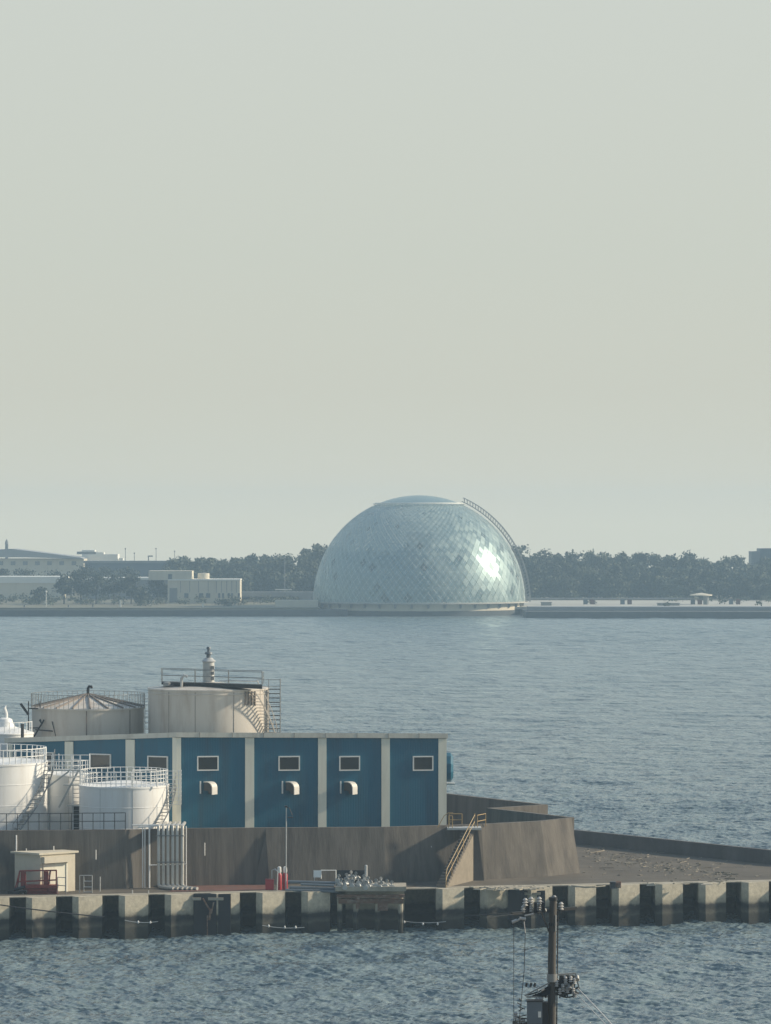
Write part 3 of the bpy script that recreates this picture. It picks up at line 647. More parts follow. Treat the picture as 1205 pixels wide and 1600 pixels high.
# ------------------------------------------------------------------ red loading gangway frame
def gz(px, py): return G(px, py, DZ)
rf = thing('gangway_frame', gz(55, 1398), 'dark red steel gangway frame with stacked beams in front of the shed', 'gangway')
Y0 = gz(55, 1397)[1]; m = MB()
def wp(px, py, dy=0): return W(px, py, Y0+dy)
for a, b in (((31,1361),(88,1360)),((31,1361),(22,1396)),((88,1360),(88,1397)),((79,1360),(74,1397)),((26,1378),(88,1375))):
    m.bar(wp(*a), wp(*b), .1)
for a, b in (((31,1361),(88,1360)),((88,1360),(88,1397)),((31,1361),(26,1396))): m.bar(wp(*a, 1.0), wp(*b, 1.0), .09)
m.bar(wp(88,1360), wp(88,1360,1), .09); m.bar(wp(31,1361), wp(31,1361,1), .09)
m.build('frame', 'red', rf, smooth=False)
for k, (a, b, y0, y1) in enumerate(((40,90,1383,1388),(36,88,1389,1393),(42,90,1393.5,1397))):
    MB().box(XX(a,Y0), XX(b,Y0), Y0-.15+.1*k, Y0+.75, ZZ(y1,Y0), ZZ(y0,Y0)).build('beam', 'red', rf, smooth=False)
MB().box(XX(32,Y0), XX(40,Y0), Y0+.1, Y0+.4, ZZ(1386,Y0), ZZ(1362,Y0)).build('plate', 'red', rf, smooth=False)
MB().box(XX(68,Y0), XX(75,Y0), Y0+.1, Y0+.4, ZZ(1386,Y0), ZZ(1362,Y0)).build('plate', 'red', rf, smooth=False)
wm = MB(); wm.box(XX(12,Y0), XX(30,Y0), Y0-.2, Y0+.5, DZ, DZ+.22); wm.tube([wp(22,1390), wp(40,1386)], .12, 8); wm.tube([wp(26,1394), wp(42,1392,-.3)], .1, 8)
wm.build('winch', 'dark_steel', rf)
MB().tube([wp(36,1402), wp(36,1392), wp(40,1386)], .05, 6).build('handle', 'galv', rf)
railing('handrail', [W(90,1396,Y0-.2), W(103,1397,Y0-.4)], 1.2, 'grey_steel', None, 'grey hand rail hoop beside the red gangway frame', 'railing', 1, 3, .03)
mp_ = MB().tube([W(25.5,1398,287.5), W(25.5,1305,287.5)], .06, 6); 
tag(mp_.build('pole', 'white'), 'thin white pole standing in front of the wall at far left', 'pole')
rk = MB(); Yr_ = gz(130,1395)[1]
for px in (124.5, 131, 144): rk.tube([W(px,1396,Yr_), W(px,1368,Yr_)], .035, 5)
for py in (1368, 1377, 1386, 1394): rk.tube([W(131,py,Yr_), W(144,py,Yr_)], .035, 5)
rk.tube([W(124.5,1368,Yr_), W(131,1368,Yr_)], .03, 5)
tag(rk.build('steel_rack', 'galv'), 'small grey ladder shaped steel rack right of the shed', 'rack')
for px, a, b, lb in ((156.5,1393,1370,'short grey post just right of the ladder shaped rack'),(207,1397,1391,'low bollard post on the quay edge left of the pipe bank'),(232,1397,1391.5,'low bollard post on the quay edge under the pipe bank')):
    Y_ = gz(px, a)[1]; tag(MB().tube([W(px,a,Y_), W(px,b,Y_)], .05, 6).build('post', 'galv'), lb, 'post')
# short white marks on the wall face, built as thin tubes
for px, a, b, lb in ((150,1328,1343,'left of the pipe bank'),(320,1317,1337,'right of the pipe bank'),(674,1322,1335,'just left of the staircase'),(41,1326,1334,'above the shed roof'),(84,1322,1333,'above the shed shutter')):
    Y_ = 287.6 if px < 200 else 290.6 if px < 400 else 295.0
    tag(MB().tube([W(px,a,Y_), W(px,b,Y_)], .04, 6).build('wall_mark', 'frame'), 'short white vertical mark on the dark wall ' + lb, 'pipe', 'short white marks on the wall')
# ------------------------------------------------------------------ fire point
Yf = gz(435, 1391)[1]
fp = thing('fire_cabinet', gz(421, 1392), 'red metal cabinet at the foot of the wall near the lamp post', 'cabinet')
MB().box(XX(415,Yf), XX(428,Yf), Yf-.3, Yf+.3, DZ+.05, ZZ(1374.5,Yf)).build('body', 'bright_red', fp, smooth=False)
MB().box(XX(414.5,Yf), XX(428.5,Yf), Yf-.33, Yf+.33, ZZ(1375,Yf), ZZ(1374,Yf)).build('lid', 'bright_red', fp, smooth=False)
for px, dy, lb in ((436.5, 0, 'red foam canister with white cap, left one of the pair'), (445.5, .25, 'red foam canister with grey cap beside the lamp post')):
    Yc = Yf+dy; t = thing('foam_canister', (XX(px,Yc), Yc, DZ), lb, 'canister', 'foam canisters')
    c = (XX(px,Yc), Yc, 0)
    MB().lathe([(.19,DZ+.02),(.2,DZ+.1),(.2,ZZ(1367,Yc)),(.12,ZZ(1364,Yc))], c, 16).build('cylinder', 'bright_red', t)
    MB().lathe([(.13,ZZ(1364,Yc)),(.16,ZZ(1362,Yc)),(.14,ZZ(1355,Yc)),(.05,ZZ(1354,Yc))], c, 12).build('cap', 'foam', t)
hs = MB().tube([W(425,1375,Yf), W(425,1360,Yf), W(430,1358,Yf), W(434,1362,Yf-.2), W(433,1391,Yf-.2)], .05, 6)
tag(hs.build('hose_pipe', 'galv'), 'grey bent pipe looping up between red cabinet and red canisters', 'pipe')
lp = thing('lamp_post', (XX(447,Yf-.3), Yf-.3, DZ), 'thin grey lamp post on the quay with small angled floodlight', 'lamp post')
MB().tube([W(447,1391,Yf-.3), W(447.5,1262,Yf-.3)], .05, 6).build('pole', 'galv', lp)
MB().tube([W(447,1262,Yf-.3), W(452,1262,Yf-.3), W(457,1274,Yf-.3)], .03, 5).build('arm', 'dark_steel', lp)
MB().box(XX(445,Yf), XX(449.5,Yf), Yf-.5, Yf-.2, ZZ(1261,Yf), ZZ(1258.5,Yf)).build('lamp_head', 'dark_steel', lp)
MB().box(XX(450,Yf), XX(458,Yf), Yf-.5, Yf-.2, ZZ(1277.5,Yf), ZZ(1276,Yf)).build('bracket', 'dark_steel', lp)
# ------------------------------------------------------------------ loading platform and pipework
Yp = 286.3
pf = thing('loading_platform', (XX(578,Yp), Yp, 0), 'concrete loading platform on rusty steel beams over the quay edge', 'platform')
MB().box(XX(524,Yp), XX(635,Yp), Yp, Yp+3.2, DZ+.02, DZ+.36).build('slab', 'coping', pf, smooth=False)
for k, (y0, y1, dd) in enumerate(((1398,1403,.12),(1404.5,1412,.3))):
    Yb = Yp+dd; MB().box(XX(526+3*k,Yb), XX(633-2*k,Yb), Yb, Yb+.3, ZZ(y1,Yb), ZZ(y0,Yb)).build('beam', 'rust', pf, smooth=False)
for px in (531, 556, 590, 626):
    MB().tube([(XX(px,Yp+.6), Yp+.6, -1.5), (XX(px,Yp+.6), Yp+.6, 2.6)], .2, 10).build('leg', 'quay', pf)
MB().box(XX(556,Yp), XX(562,Yp), Yp+.05, Yp+.3, ZZ(1420,Yp), ZZ(1400,Yp)).build('hanging_plate', 'rust', pf, smooth=False)
MB().box(XX(590,Yp), XX(606,Yp), Yp+.35, Yp+.6, ZZ(1424,Yp), ZZ(1412,Yp)).build('hanging_plate', 'rust', pf, smooth=False)
MB().box(XX(540,Yp+2), XX(632,Yp+2), Yp+2.2, Yp+6.4, -2, 2.9).build('back_wall', 'quay', pf, smooth=False)
# supply pipes from the left to the manifold
sp_ = thing('supply_pipes', gz(490, 1388), 'grey pipes lying on the quay and leading to the valves', 'pipes')
for k, (a, b, r_) in enumerate((((450,1378),(524,1380),.12),((452,1387),(528,1389.5),.13),((446,1391),(528,1393),.11),((470,1382),(522,1384),.09))):
    A = W(a[0],a[1],Yp+.8-.2*k); B = W(b[0],b[1],Yp+.8-.2*k); MB().tube([A, ((A[0]+B[0])/2,(A[1]+B[1])/2,(A[2]+B[2])/2+.01), B], r_, 8).build('pipe', 'equip', sp_)
sg = thing('sign_board', W(495,1388,Yp+1), 'small blank white board on posts beside the quay pipework', 'sign')
MB().box(XX(490,Yp+1), XX(502,Yp+1), Yp+.98, Yp+1.02, ZZ(1373,Yp), ZZ(1362,Yp)).build('board', 'white', sg, smooth=False)
MB().tube([W(491.5,1390,Yp+1.05), W(491.5,1364,Yp+1.05)], .035, 5).build('post', 'galv', sg)
fr = MB().tube([W(502,1373,Yp+1.2), W(502,1360,Yp+1.2), W(525,1360,Yp+1.2), W(525,1388,Yp+1.2)], .05, 6)
tag(fr.build('pipe_hoop', 'frame'), 'white rectangular pipe hoop between the blank board and the valves', 'railing')
mf = thing('valve_manifold', W(570,1389,Yp+1), 'cluster of silver hose valves and flanges on the loading platform', 'valves')
MB().tube([W(524,1381,Yp+1.4), W(612,1384,Yp+1.4)], .1, 8).build('header', 'galv', mf)
MB().box(XX(524,Yp), XX(572,Yp), Yp+1.9, Yp+1.95, ZZ(1388,Yp), ZZ(1363.5,Yp)).build('mesh_screen', 'dark_steel', mf)
MB().lathe([(.11,ZZ(1376,Yp)),(.11,ZZ(1355,Yp)),(.05,ZZ(1354,Yp))], (XX(572,Yp+1.3),Yp+1.3,0), 12).build('filter', 'galv', mf)
v0 = None
def valve_at(px, py, dy, rot):
    global v0
    if v0 is None:
        mb = MB(); mb.tube([(0,-.42,0),(0,.3,0)], .10, 10); mb.tube([(0,-.46,0),(0,-.38,0)], .19, 12); mb.tube([(0,.05,0),(0,.13,0)], .17, 12); mb.tube([(0,-.15,0),(0,-.15,.34)], .05, 6)
        v = mb.build('valve', 'galv', mf, loc=(0,0,0))
        ring = [(.12*math.cos(t), -.15, .35+.12*math.sin(t)) for t in np.linspace(0, 6.283, 13)]
        hw = MB().tube(ring, .025, 5).tube([(0,-.12,.35),(0,-.18,.35)], .1, 10).build('handwheel', 'grey_steel', v, loc=(0,0,0)); hw.parent = v; hw.location = (0,0,0)
        v0 = v
    else: v = copy_tree(v0, mf)
    w = W(px, py, Yp+dy); b_ = wloc(mf); v.parent = mf; v.location = tuple(w[i]-b_[i] for i in range(3)); v.rotation_euler = (0, 0, rot)
for i, (px, py, dy) in enumerate(((530,1376,1.2),(535,1382,.7),(541,1374,1.4),(544,1381,.6),(550,1377,1.1),(552,1384,.5),(558,1372,1.5),(560,1380,.8),(566,1384,.5),(569,1376,1.2),(577,1379,.8),(581,1385,.5),(588,1383,.7),(594,1380,1.1),(598,1386,.5),(606,1384,.8),(612,1386,.6),(547,1370,1.5),(538,1386,.4),(573,1386,.4))):
    valve_at(px, py, dy, random.uniform(-.7, .7))
# ------------------------------------------------------------------ things along the quay face
def qy(px):
    k = (px-CX)/F; x0, y0 = qx0, qy0; s = (k*y0-x0)/(qt[0]-k*qt[1]); return y0+qt[1]*s
def cable(a, b, sag, Y, r=.03, n=12):
    A, B = W(*a, Y-.25), W(*b, Y-.25); return [(A[0]+(B[0]-A[0])*t, A[1]+(B[1]-A[1])*t, A[2]+(B[2]-A[2])*t-sag*4*t*(1-t)) for t in np.linspace(0, 1, n)]
for a, b, sag, lb in (((0,1414),(163,1433),.05,'dark mooring cable strung across the pier faces below the shed'),((725,1431),(835,1424),.03,'dark mooring cable strung across the piers beside the utility pole')):
    Ya_, Yb_ = qy(a[0])-.15, qy(b[0])-.15; A, B = W(*a, Ya_), W(*b, Yb_)
    P = [(A[0]+(B[0]-A[0])*t, A[1]+(B[1]-A[1])*t, A[2]+(B[2]-A[2])*t-sag*4*t*(1-t)) for t in np.linspace(0, 1, 12)]
    tag(MB().tube(P, .05, 6).build('mooring_cable', 'black'), lb, 'cable')
for a, b, bl, lb in (((195,1438),(247,1440),((216,1441),(235,1441.5)),'under the pipe bank'),((410,1446),(476,1449),((445,1449),(462,1449),(420,1447)),'below the red canisters'),((628,1439),(697,1440),((632,1441),(661,1444),(684,1444)),'right of the loading platform')):
    Ym = qy((a[0]+b[0])/2)-.3
    t = thing('float_line', W(*a, Ym), 'frayed white rope with pale floats hanging on the piers ' + lb, 'rope', 'ropes with floats on the piers')
    MB().tube(cable(a, b, .12, Ym, .03), .025, 5).build('rope', 'galv', t)
    for p in bl:
        q = W(*p, Ym-.3); MB().lathe([(.02,-.1),(.06,-.06),(.08,0),(.05,.07),(.02,.12)], q, 8).build('float', 'foam', t)
# broken fender beside the gap
Yb = qy(330)-.1
fd = thing('broken_fender', (XX(325,Yb), Yb, 1.5), 'broken pale steel fender hanging from the quay edge in a dark gap', 'fender')
MB().box(XX(303,Yb+.7), XX(361,Yb+.7), Yb+.25, Yb+.45, -.8, DZ-.02).build('gap_shade', 'black', fd, smooth=False)  # black box paints the shade in the slot behind the fender
m = MB(); m.bar(W(317,1404,Yb), W(329,1424,Yb), .2, .1); m.bar(W(329,1420,Yb), W(327,1438,Yb), .16, .1); m.bar(W(334,1410,Yb), W(330,1428,Yb), .1); m.bar(W(324,1430,Yb), W(324,1463,Yb), .07); m.bar(W(324,1463,Yb), W(360,1464,Yb), .09)
m.build('strut', 'rust', fd, smooth=False)
m = MB(); m.box(XX(300,Yb), XX(314,Yb), Yb+.05, Yb+.24, ZZ(1407,Yb), ZZ(1403,Yb)); m.box(XX(325,Yb), XX(349,Yb), Yb+.05, Yb+.24, ZZ(1407,Yb), ZZ(1403,Yb))
m.build('cap', 'coping', fd, smooth=False)
Yb = qy(845)-.1
opn = thing('dark_opening', (XX(830,Yb), Yb, 1.5), 'dark opening with pale cap in the quay behind the utility pole, its shade built as black boxes', 'fender')
MB().box(XX(794,Yb+.2), XX(815,Yb+.2), Yb, Yb+.5, .6, DZ-.1).build('opening_shade', 'black', opn, smooth=False)  # black boxes stand in for the shade of an opening
MB().box(XX(816,Yb+.2), XX(852,Yb+.2), Yb+.2, Yb+.6, .2, DZ-.3).build('opening_shade', 'black', opn, smooth=False)
MB().box(XX(820,Yb), XX(845,Yb), Yb-.02, Yb+.18, ZZ(1398.5,Yb), ZZ(1395,Yb)).build('cap', 'coping', opn, smooth=False)
# ------------------------------------------------------------------ litter on the open deck
dr = gz(960, 1388); t = thing('rusty_drum', (XX(959,dr[1]), dr[1], DZ), 'small rusty drum lying near the quay edge on the open deck', 'drum')
xa = XX(955,dr[1]); MB().lathe([(.30,0),(.33,.03),(.3,.08),(.3,.42),(.33,.46),(.3,.5)], (xa+.2,dr[1],DZ), 14).build('barrel', 'dark_steel', t)
MB().tube([(xa+.35,dr[1]-.05,DZ+.28),(xa+.75,dr[1]-.1,DZ+.28)], .26, 12).build('cap', 'rust', t)
pk = [G(893,1384.5,DZ+.08), G(915,1386.5,DZ+.05), G(930,1386,DZ+.08), G(946,1384.5,DZ+.1)]
tag(MB().tube(pk, .055, 5).build('driftwood', 'coping'), 'long pale curved driftwood stick left of the rusty drum', 'driftwood')
for (a, b, lb) in (((1010,1384),(1027,1386),'pale broken concrete lump right of the rusty drum'),((1095,1382.5),(1117,1383.5),'flat pale slab fragment near the right edge of the deck')):
    A, B = gz(*a), gz(*b); mb = MB(); xm = (A[0]+B[0])/2; w_ = (B[0]-A[0])/2; hh = .22 if a[0] < 1050 else .08
    mb.add([(xm-w_,A[1]-.2,DZ),(xm+w_,A[1]-.25,DZ),(xm+w_*.9,A[1]+.4,DZ),(xm-w_*.8,A[1]+.5,DZ),(xm-w_*.6,A[1]-.1,DZ+hh*.7),(xm+w_*.5,A[1]-.15,DZ+hh),(xm+w_*.7,A[1]+.3,DZ+hh*.8),(xm-w_*.5,A[1]+.35,DZ+hh)],
           [(0,3,2,1),(4,5,6,7),(0,1,5,4),(1,2,6,5),(2,3,7,6),(3,0,4,7)])
    tag(mb.build('rubble_lump', 'coping', smooth=False), lb, 'rubble')
mb = MB(); rr = random.Random(5)
for k in range(330):
    t_ = rr.random(); cx_ = 915+t_*230; cy_ = 1332+ t_*40 + rr.gauss(0, 6 if k % 3 else 11); 
    if k % 7 == 0: cx_, cy_ = rr.uniform(905, 1200), rr.uniform(1328, 1384)
    if cy_ < 1326 or cy_ > 1385: continue
    p = gz(cx_, cy_); L_ = rr.uniform(.08, .4) if rr.random() < .88 else rr.uniform(.5, 1.2); a_ = rr.gauss(0, .7)
    q = (p[0]+L_*math.cos(a_), p[1]+L_*math.sin(a_)*1.5); h_ = rr.uniform(.02, .07)
    if rr.random() < .6: mb.bar((p[0],p[1],DZ+h_*.5), (q[0],q[1],DZ+h_*.5+rr.uniform(0,.08)), rr.uniform(.03,.09), h_)
    else: mb.rbox((p[0],p[1]), L_*.3, L_*.25, DZ, DZ+h_, a_)
tag(mb.build('debris', 'debris', smooth=False), kind='stuff')
# weathered crust along the coping right of the staircase
mb = MB()
for k in range(110):
    px = rr.gauss(800, 24); p = G(px, 1386.5+rr.gauss(0, 1.3)+ (1.5 if px<850 else 0), DZ)
    mb.rbox((p[0],p[1]), rr.uniform(.06,.3), rr.uniform(.06,.3), DZ, DZ+rr.uniform(.02,.1), rr.random()*3)
tag(mb.build('crust', 'coping', smooth=False), kind='stuff')
# ------------------------------------------------------------------ utility pole in front
Yu = 150.0
up = thing('utility_pole', (XX(863,Yu), Yu, 2), 'weathered wooden utility pole with crossarm and wires in front of the harbour water', 'utility pole')
def u(px, py, dy=0): return W(px, py, Yu+dy)
MB().tube([(XX(861.5,Yu), Yu, 2.0), u(862.5,1500), u(864.5,1407)], .175, 14, .145).build('pole', 'pole_wood', up)
MB().lathe([(.17,0),(.17,.12),(.05,.16)], u(864.5,1407), 12).build('pole_cap', 'dark_steel', up)
MB().tube([u(872,1424,.19), u(870,1600,.19), (XX(870,Yu), Yu+.2, 2)], .03, 6).build('conduit', 'dark_steel', up)
MB().tube([u(868.6,1430,-.12), u(868.4,1455,-.12)], .03, 6).build('tag_plate', 'porcelain', up)
ca = MB(); ca.bar(u(800,1428,-.9), u(901,1419,.6), .1, .12); ca.bar(u(858,1455,-.1), u(846,1426,-.25), .05); 
co_ = ca.build('crossarm', 'dark_steel', up, smooth=False)
def insul(px, py, dy=0, s=1.0, top_=True):
    s *= .92
    p = u(px, py, dy); o = MB().lathe([(.05*s,0),(.12*s,.03*s),(.06*s,.1*s),(.13*s,.15*s),(.06*s,.2*s),(.11*s,.26*s),(.04*s,.34*s)], (p[0],p[1],p[2]), 10).build('insulator', 'porcelain', up)
    MB().tube([(p[0],p[1],p[2]-.15), (p[0],p[1],p[2]+.02)], .025, 5).build('pin', 'dark_steel', o); return o
for px, py, dy in ((821,1416,-.6),(830,1414,-.5),(843,1414,-.3),(866.5,1412,.02),(877,1422,.2)): insul(px, py, dy)
for px, py, dy in ((818,1426,-.6),(829,1425,-.5),(842,1424,-.3)): insul(px, py, dy, .9)
sw_ = MB()
for px in (824, 836, 848): sw_.box(u(px-2.2,0)[0], u(px+2.2,0)[0], Yu-.6, Yu-.35, ZZ(1424,Yu), ZZ(1408,Yu))
sw_.build('switch', 'black', up)
hb = MB()
for a, b, r_ in (((800,1441),(808,1438),.06),((808,1439),(815,1434),.04),((812,1435),(822,1436),.06),((820,1431),(834,1428),.03)): hb.tube([u(*a,-.9), u(*b,-.9)], r_, 8)
hb.tube([u(819,1440,-.9), u(821,1458,-.9)], .02, 5)
hb.build('hanging_insulator', 'porcelain', up)
# collars
MB().lathe([(.2,0),(.2,.3)], u(862.8,1534), 14).build('collar', 'grey_steel', up)
MB().lathe([(.185,0),(.185,.1)], u(863.6,1446), 14).build('collar', 'dark_steel', up)
lb_ = MB(); lb_.bar(u(866,1524), u(899,1521,.2), .07); lb_.bar(u(866,1545), u(905,1552,.2), .07); lb_.bar(u(899,1521,.2), u(906,1548,.2), .05); lb_.bar(u(820,1556,-.3), u(860,1535,-.1), .05)
lb_.bar(u(823,1558,-.3), u(860,1557), .06)
lb_.build('bracket', 'grey_steel', up, smooth=False)
for px, py in ((870,1540),(875,1552),(880,1548),(884,1534),(892,1533),(898,1536),(887,1550),(896,1551),(848,1556),(853,1552),(845,1560)): insul(px, py+2, -.1, .8)
bx_ = MB()
for px in (822, 829, 835): bx_.tube([u(px,1542,-.3), u(px+1.5,1536,-.3)], .05, 6)
for px in (876, 886, 893): bx_.tube([u(px,1541,.1), u(px+2,1524,.1)], .09, 8)
bx_.build('fuse', 'dark_steel', up)
lw = MB(); r3 = random.Random(4)
for k in range(26):
    a = (868+r3.uniform(-4,6), 1535+r3.uniform(-6,18)); b = (885+r3.uniform(-8,22), 1540+r3.uniform(-14,16)); mid = ((a[0]+b[0])/2+r3.uniform(-4,4), max(a[1],b[1])+r3.uniform(2,12))
    P = []
    for t_ in np.linspace(0, 1, 8): P.append(u((1-t_)**2*a[0]+2*t_*(1-t_)*mid[0]+t_*t_*b[0], (1-t_)**2*a[1]+2*t_*(1-t_)*mid[1]+t_*t_*b[1], r3.uniform(-.05,.05)))
    lw.tube(P, .028, 4)
for k in range(7):
    a = (860, 1540+k*2); b = (824+k*3, 1553+r3.uniform(-6,6)); P = [u(a[0]+(b[0]-a[0])*t_, a[1]+(b[1]-a[1])*t_+8*t_*(1-t_), -.2) for t_ in np.linspace(0,1,7)]; lw.tube(P, .028, 4)
lw.build('jumper_wire', 'dark_steel', up)
tr_ = MB().box(XX(823.5,Yu-.4), XX(847,Yu-.4), Yu-.75, Yu-.25, ZZ(1596,Yu), ZZ(1562,Yu)).build('control_box', 'equip', up, smooth=False)
MB().box(XX(822.5,Yu-.4), XX(848,Yu-.4), Yu-.78, Yu-.22, ZZ(1562,Yu)+.002, ZZ(1560,Yu)).build('lid', 'dark_steel', tr_, smooth=False)
MB().box(XX(841,Yu-.76), XX(845.5,Yu-.76), Yu-.79, Yu-.752, ZZ(1586,Yu), ZZ(1577,Yu)).build('label_plate', 'frame', tr_, smooth=False)
MB().box(XX(847,Yu-.3), XX(856,Yu-.3), Yu-.5, Yu-.1, ZZ(1600,Yu), ZZ(1564,Yu)).build('mount', 'black', up, smooth=False)
bt_ = MB(); bt_.bar(u(801,1598,-.3), u(856,1600,-.3), .1, .12); bt_.bar(u(806,1590,-.3), u(824,1592,-.3), .05); bt_.build('lower_arm', 'wood', up, smooth=False)
for px, py in ((806,1592),(811,1603),(818,1603)): insul(px, py, -.3, .9)
# wires
for pts, r_, lb in ((((822,1426,-.6),(760,1434,-4),(560,1446,-40)), .012, 'thin dark wire leaving the crossarm towards the left'),
                    (((803,1440,-.8),(803,1500,-.8),(803,1600,-.8),(804,1680,-.8)), .012, 'thin vertical wire hanging left of the utility pole'),
                    (((821,1458,-.9),(819,1520,-.9),(812,1590,-.9),(812,1680,-.9)), .014, 'second thin hanging wire nearer to the utility pole'),
                    (((903,1545,.2),(935,1578,-6),(975,1622,-14),(1050,1720,-28)), .03, 'pale thick cable running down to the right from the pole'),
                    (((900,1552,.2),(925,1578,-7),(955,1610,-15),(1010,1700,-28)), .016, 'thin dark cable below the pale cable right of the pole')):
    m_ = 'galv' if 'pale' in lb else 'dark_steel'
    if '760' in str(pts): pts = pts[:2]
    tag(MB().tube([W(a, b, Yu+c_) for a, b, c_ in pts], r_, 5).build('wire', m_), lb, 'wire', 'wires on the utility pole')
cl = MB(); r4 = random.Random(9)
for k in range(14):
    a = (r4.uniform(868, 903), r4.uniform(1524, 1556)); cl.tube([u(a[0], a[1], r4.uniform(-.2,.2)), u(a[0]+r4.uniform(-2,2), a[1]+r4.uniform(4,9), r4.uniform(-.2,.2))], r4.uniform(.04,.09), 7)
for k in range(8):
    a = (r4.uniform(838, 858), r4.uniform(1545, 1565)); cl.tube([u(a[0], a[1], -.25), u(a[0]+r4.uniform(-5,5), a[1]+r4.uniform(2,6), -.3)], r4.uniform(.03,.08), 7)
for k in range(7):
    a = (r4.uniform(815, 850), r4.uniform(1416, 1430)); cl.tube([u(a[0], a[1], -.45), u(a[0]+r4.uniform(-6,6), a[1]+r4.uniform(-2,5), -.5)], r4.uniform(.03,.07), 7)
cl.build('clamps', 'grey_steel', up)
bw = MB()
for k in range(9):
    z_ = 1560+k*7+r3.uniform(-2,2); bw.tube([u(811+r3.uniform(-3,3), z_, -.85), u(818+r3.uniform(-4,5), z_+r3.uniform(-5,5), -.85)], .02, 4)
bw.build('spacer', 'dark_steel', up)
# ------------------------------------------------------------------ far shore
def shore_strip(name, poly, z0, z1, m): return tag(MB().prism(poly, z0, z1).build(name, m, smooth=False), kind='structure')
YL, YR = 1268.0, 1236.0
shore_strip('land', [(-700,1292),(-12.3,1292),(-12,1340),(25,1340),(25,1300),(700,1262),(700,1690),(-700,1690)], -2, 2.6, 'land')
shore_strip('far_quay', [(-700,YL+2),(XX(543,YL),YL),(XX(543,YL),1292.1),(-700,1292.1)], -2, 2.1, 'far_wall')
shore_strip('far_promenade', [(-700,YL+8),(XX(498,YL),YL+6),(XX(498,YL),1291.9),(-700,1291.9)], 2.1, 2.75, 'land')
shore_strip('breakwater', [(XX(822,1250),1250),(700,YR-10),(700,1262),(XX(822,1250),1292)], -2, 2.0, 'far_wall')
shore_strip('rear_pavement', [(XX(800,1300),1290),(700,1268),(700,1400),(30,1400)], 2.0, 2.7, 'far_pave')
def quay_block(name, px0, px1, y0, y1, Y, dep, m, label, cat, **kw):
    o = MB().box(XX(px0,Y), XX(px1,Y), Y, Y+dep, ZZ(y1,Y), ZZ(y0,Y)).build(name, m, smooth=False, loc=None); tag(o, label, cat); return o
quay_block('breakwater_slope', 826, 1500, 948.5, 958, 1262, 14, 'far_grey', 'grey concrete apron above the breakwater right of the dome', 'wall')
quay_block('white_wall', -200, 140, 949.5, 954.5, 1285, 1.5, 'far_white', 'bright white low wall on the far shore at left', 'wall')
quay_block('curved_wall', 430, 497, 938, 951, 1288, 6, 'far_beige', 'beige curved retaining wall just left of the dome', 'wall')
# dome
Dc = (XX(655, 1304), 1304.0, 4.3); DR = 36.0
dome = thing('glass_dome', (Dc[0], Dc[1], 0), 'huge hemispherical glass dome museum standing in the water', 'dome building')
MB().lathe([(35.0,1.7),(35.0,4.0)], (Dc[0],Dc[1],0), 96).build('drum', 'far_beige', dome)
MB().lathe([(35.2,-2),(35.2,1.7)], (Dc[0],Dc[1],0), 96).build('base', 'far_wall', dome)
MB().lathe([(36.9,4.0),(36.9,4.45),(34,4.5)], (Dc[0],Dc[1],0), 96).build('deck_ring', 'far_pave', dome)
for k in range(40):
    sb = MB()
    a = 2*math.pi*(k+.5)/40; x, y = Dc[0]+35.2*math.cos(a), Dc[1]+35.2*math.sin(a); sb.add([(x-.3,y-.3,2.6),(x+.3,y-.3,2.6),(x+.3,y+.3,2.6),(x-.3,y+.3,2.6),(x-.5,y-.9,4.0),(x+.5,y-.9,4.0),(x+.5,y+.5,4.0),(x-.5,y+.5,4.0)], [(0,1,2,3),(4,5,6,7),(0,1,5,4),(1,2,6,5),(2,3,7,6),(3,0,4,7)])
    sb.build('bracket', 'far_grey', dome)
Mn = 84; PT = R(66.4); psi = lambda p: math.log(math.tan(math.pi/4+p/2)); inv = lambda s: 2*math.atan(math.exp(s))-math.pi/2
NR = 32; dps = psi(PT)/NR
def sph(l, s, rr=DR): p = inv(max(0, s)); return np.array((Dc[0]+rr*math.cos(p)*math.cos(l), Dc[1]+rr*math.cos(p)*math.sin(l), Dc[2]+rr*math.sin(p)))
pn = MB(); dl = math.pi/Mn
for i in range(0, NR+1):
    for j in range(Mn):
        l = 2*dl*j + (dl if i % 2 else 0)
        pts = [sph(l-dl, i*dps), sph(l, (i-1)*dps), sph(l+dl, i*dps), sph(l, min(NR, i+1)*dps)]
        if i == 0: pts = [pts[0], pts[2], pts[3]]
        c_ = sum(pts)/len(pts); nrm = (c_-np.array(Dc))/np.linalg.norm(c_-np.array(Dc))
        tilt = rng.normal(0, .02 if rng.random() < .9 else .045, 3)
        q = []
        for p in pts:
            p2 = c_+(p-c_)*.955; p2 = p2+nrm*np.dot(tilt, p2-c_); q.append(p2)
        pn.add(q, [tuple(range(len(q)))])
pn.build('glass_panels', 'dome_glass', dome, smooth=False)
ln = MB()
for j in range(Mn):
    for sg in (-1, 1): ln.tube([sph(2*dl*j+sg*dl*i, i*dps, DR-.04) for i in range(NR+1)], .05, 4)
ln.build('lattice', 'far_white', dome)
cap = MB(); prof = []
for i in range(9): p = PT+(math.pi/2-PT)*i/8; prof.append((max(.01, DR*math.cos(p)), DR*math.sin(p)))
cap.lathe(prof, Dc, 72); cap.build('cap', 'dome_glass', dome)
rg = MB(); zR = Dc[2]+DR*math.sin(PT); rR = DR*math.cos(PT)
for dr_, dz_ in ((.5,.35),(.5,-.35),(1.2,.1)): rg.tube([(Dc[0]+(rR+dr_)*math.cos(t), Dc[1]+(rR+dr_)*math.sin(t), zR+dz_) for t in np.linspace(0, 2*math.pi, 73)], .13, 5)
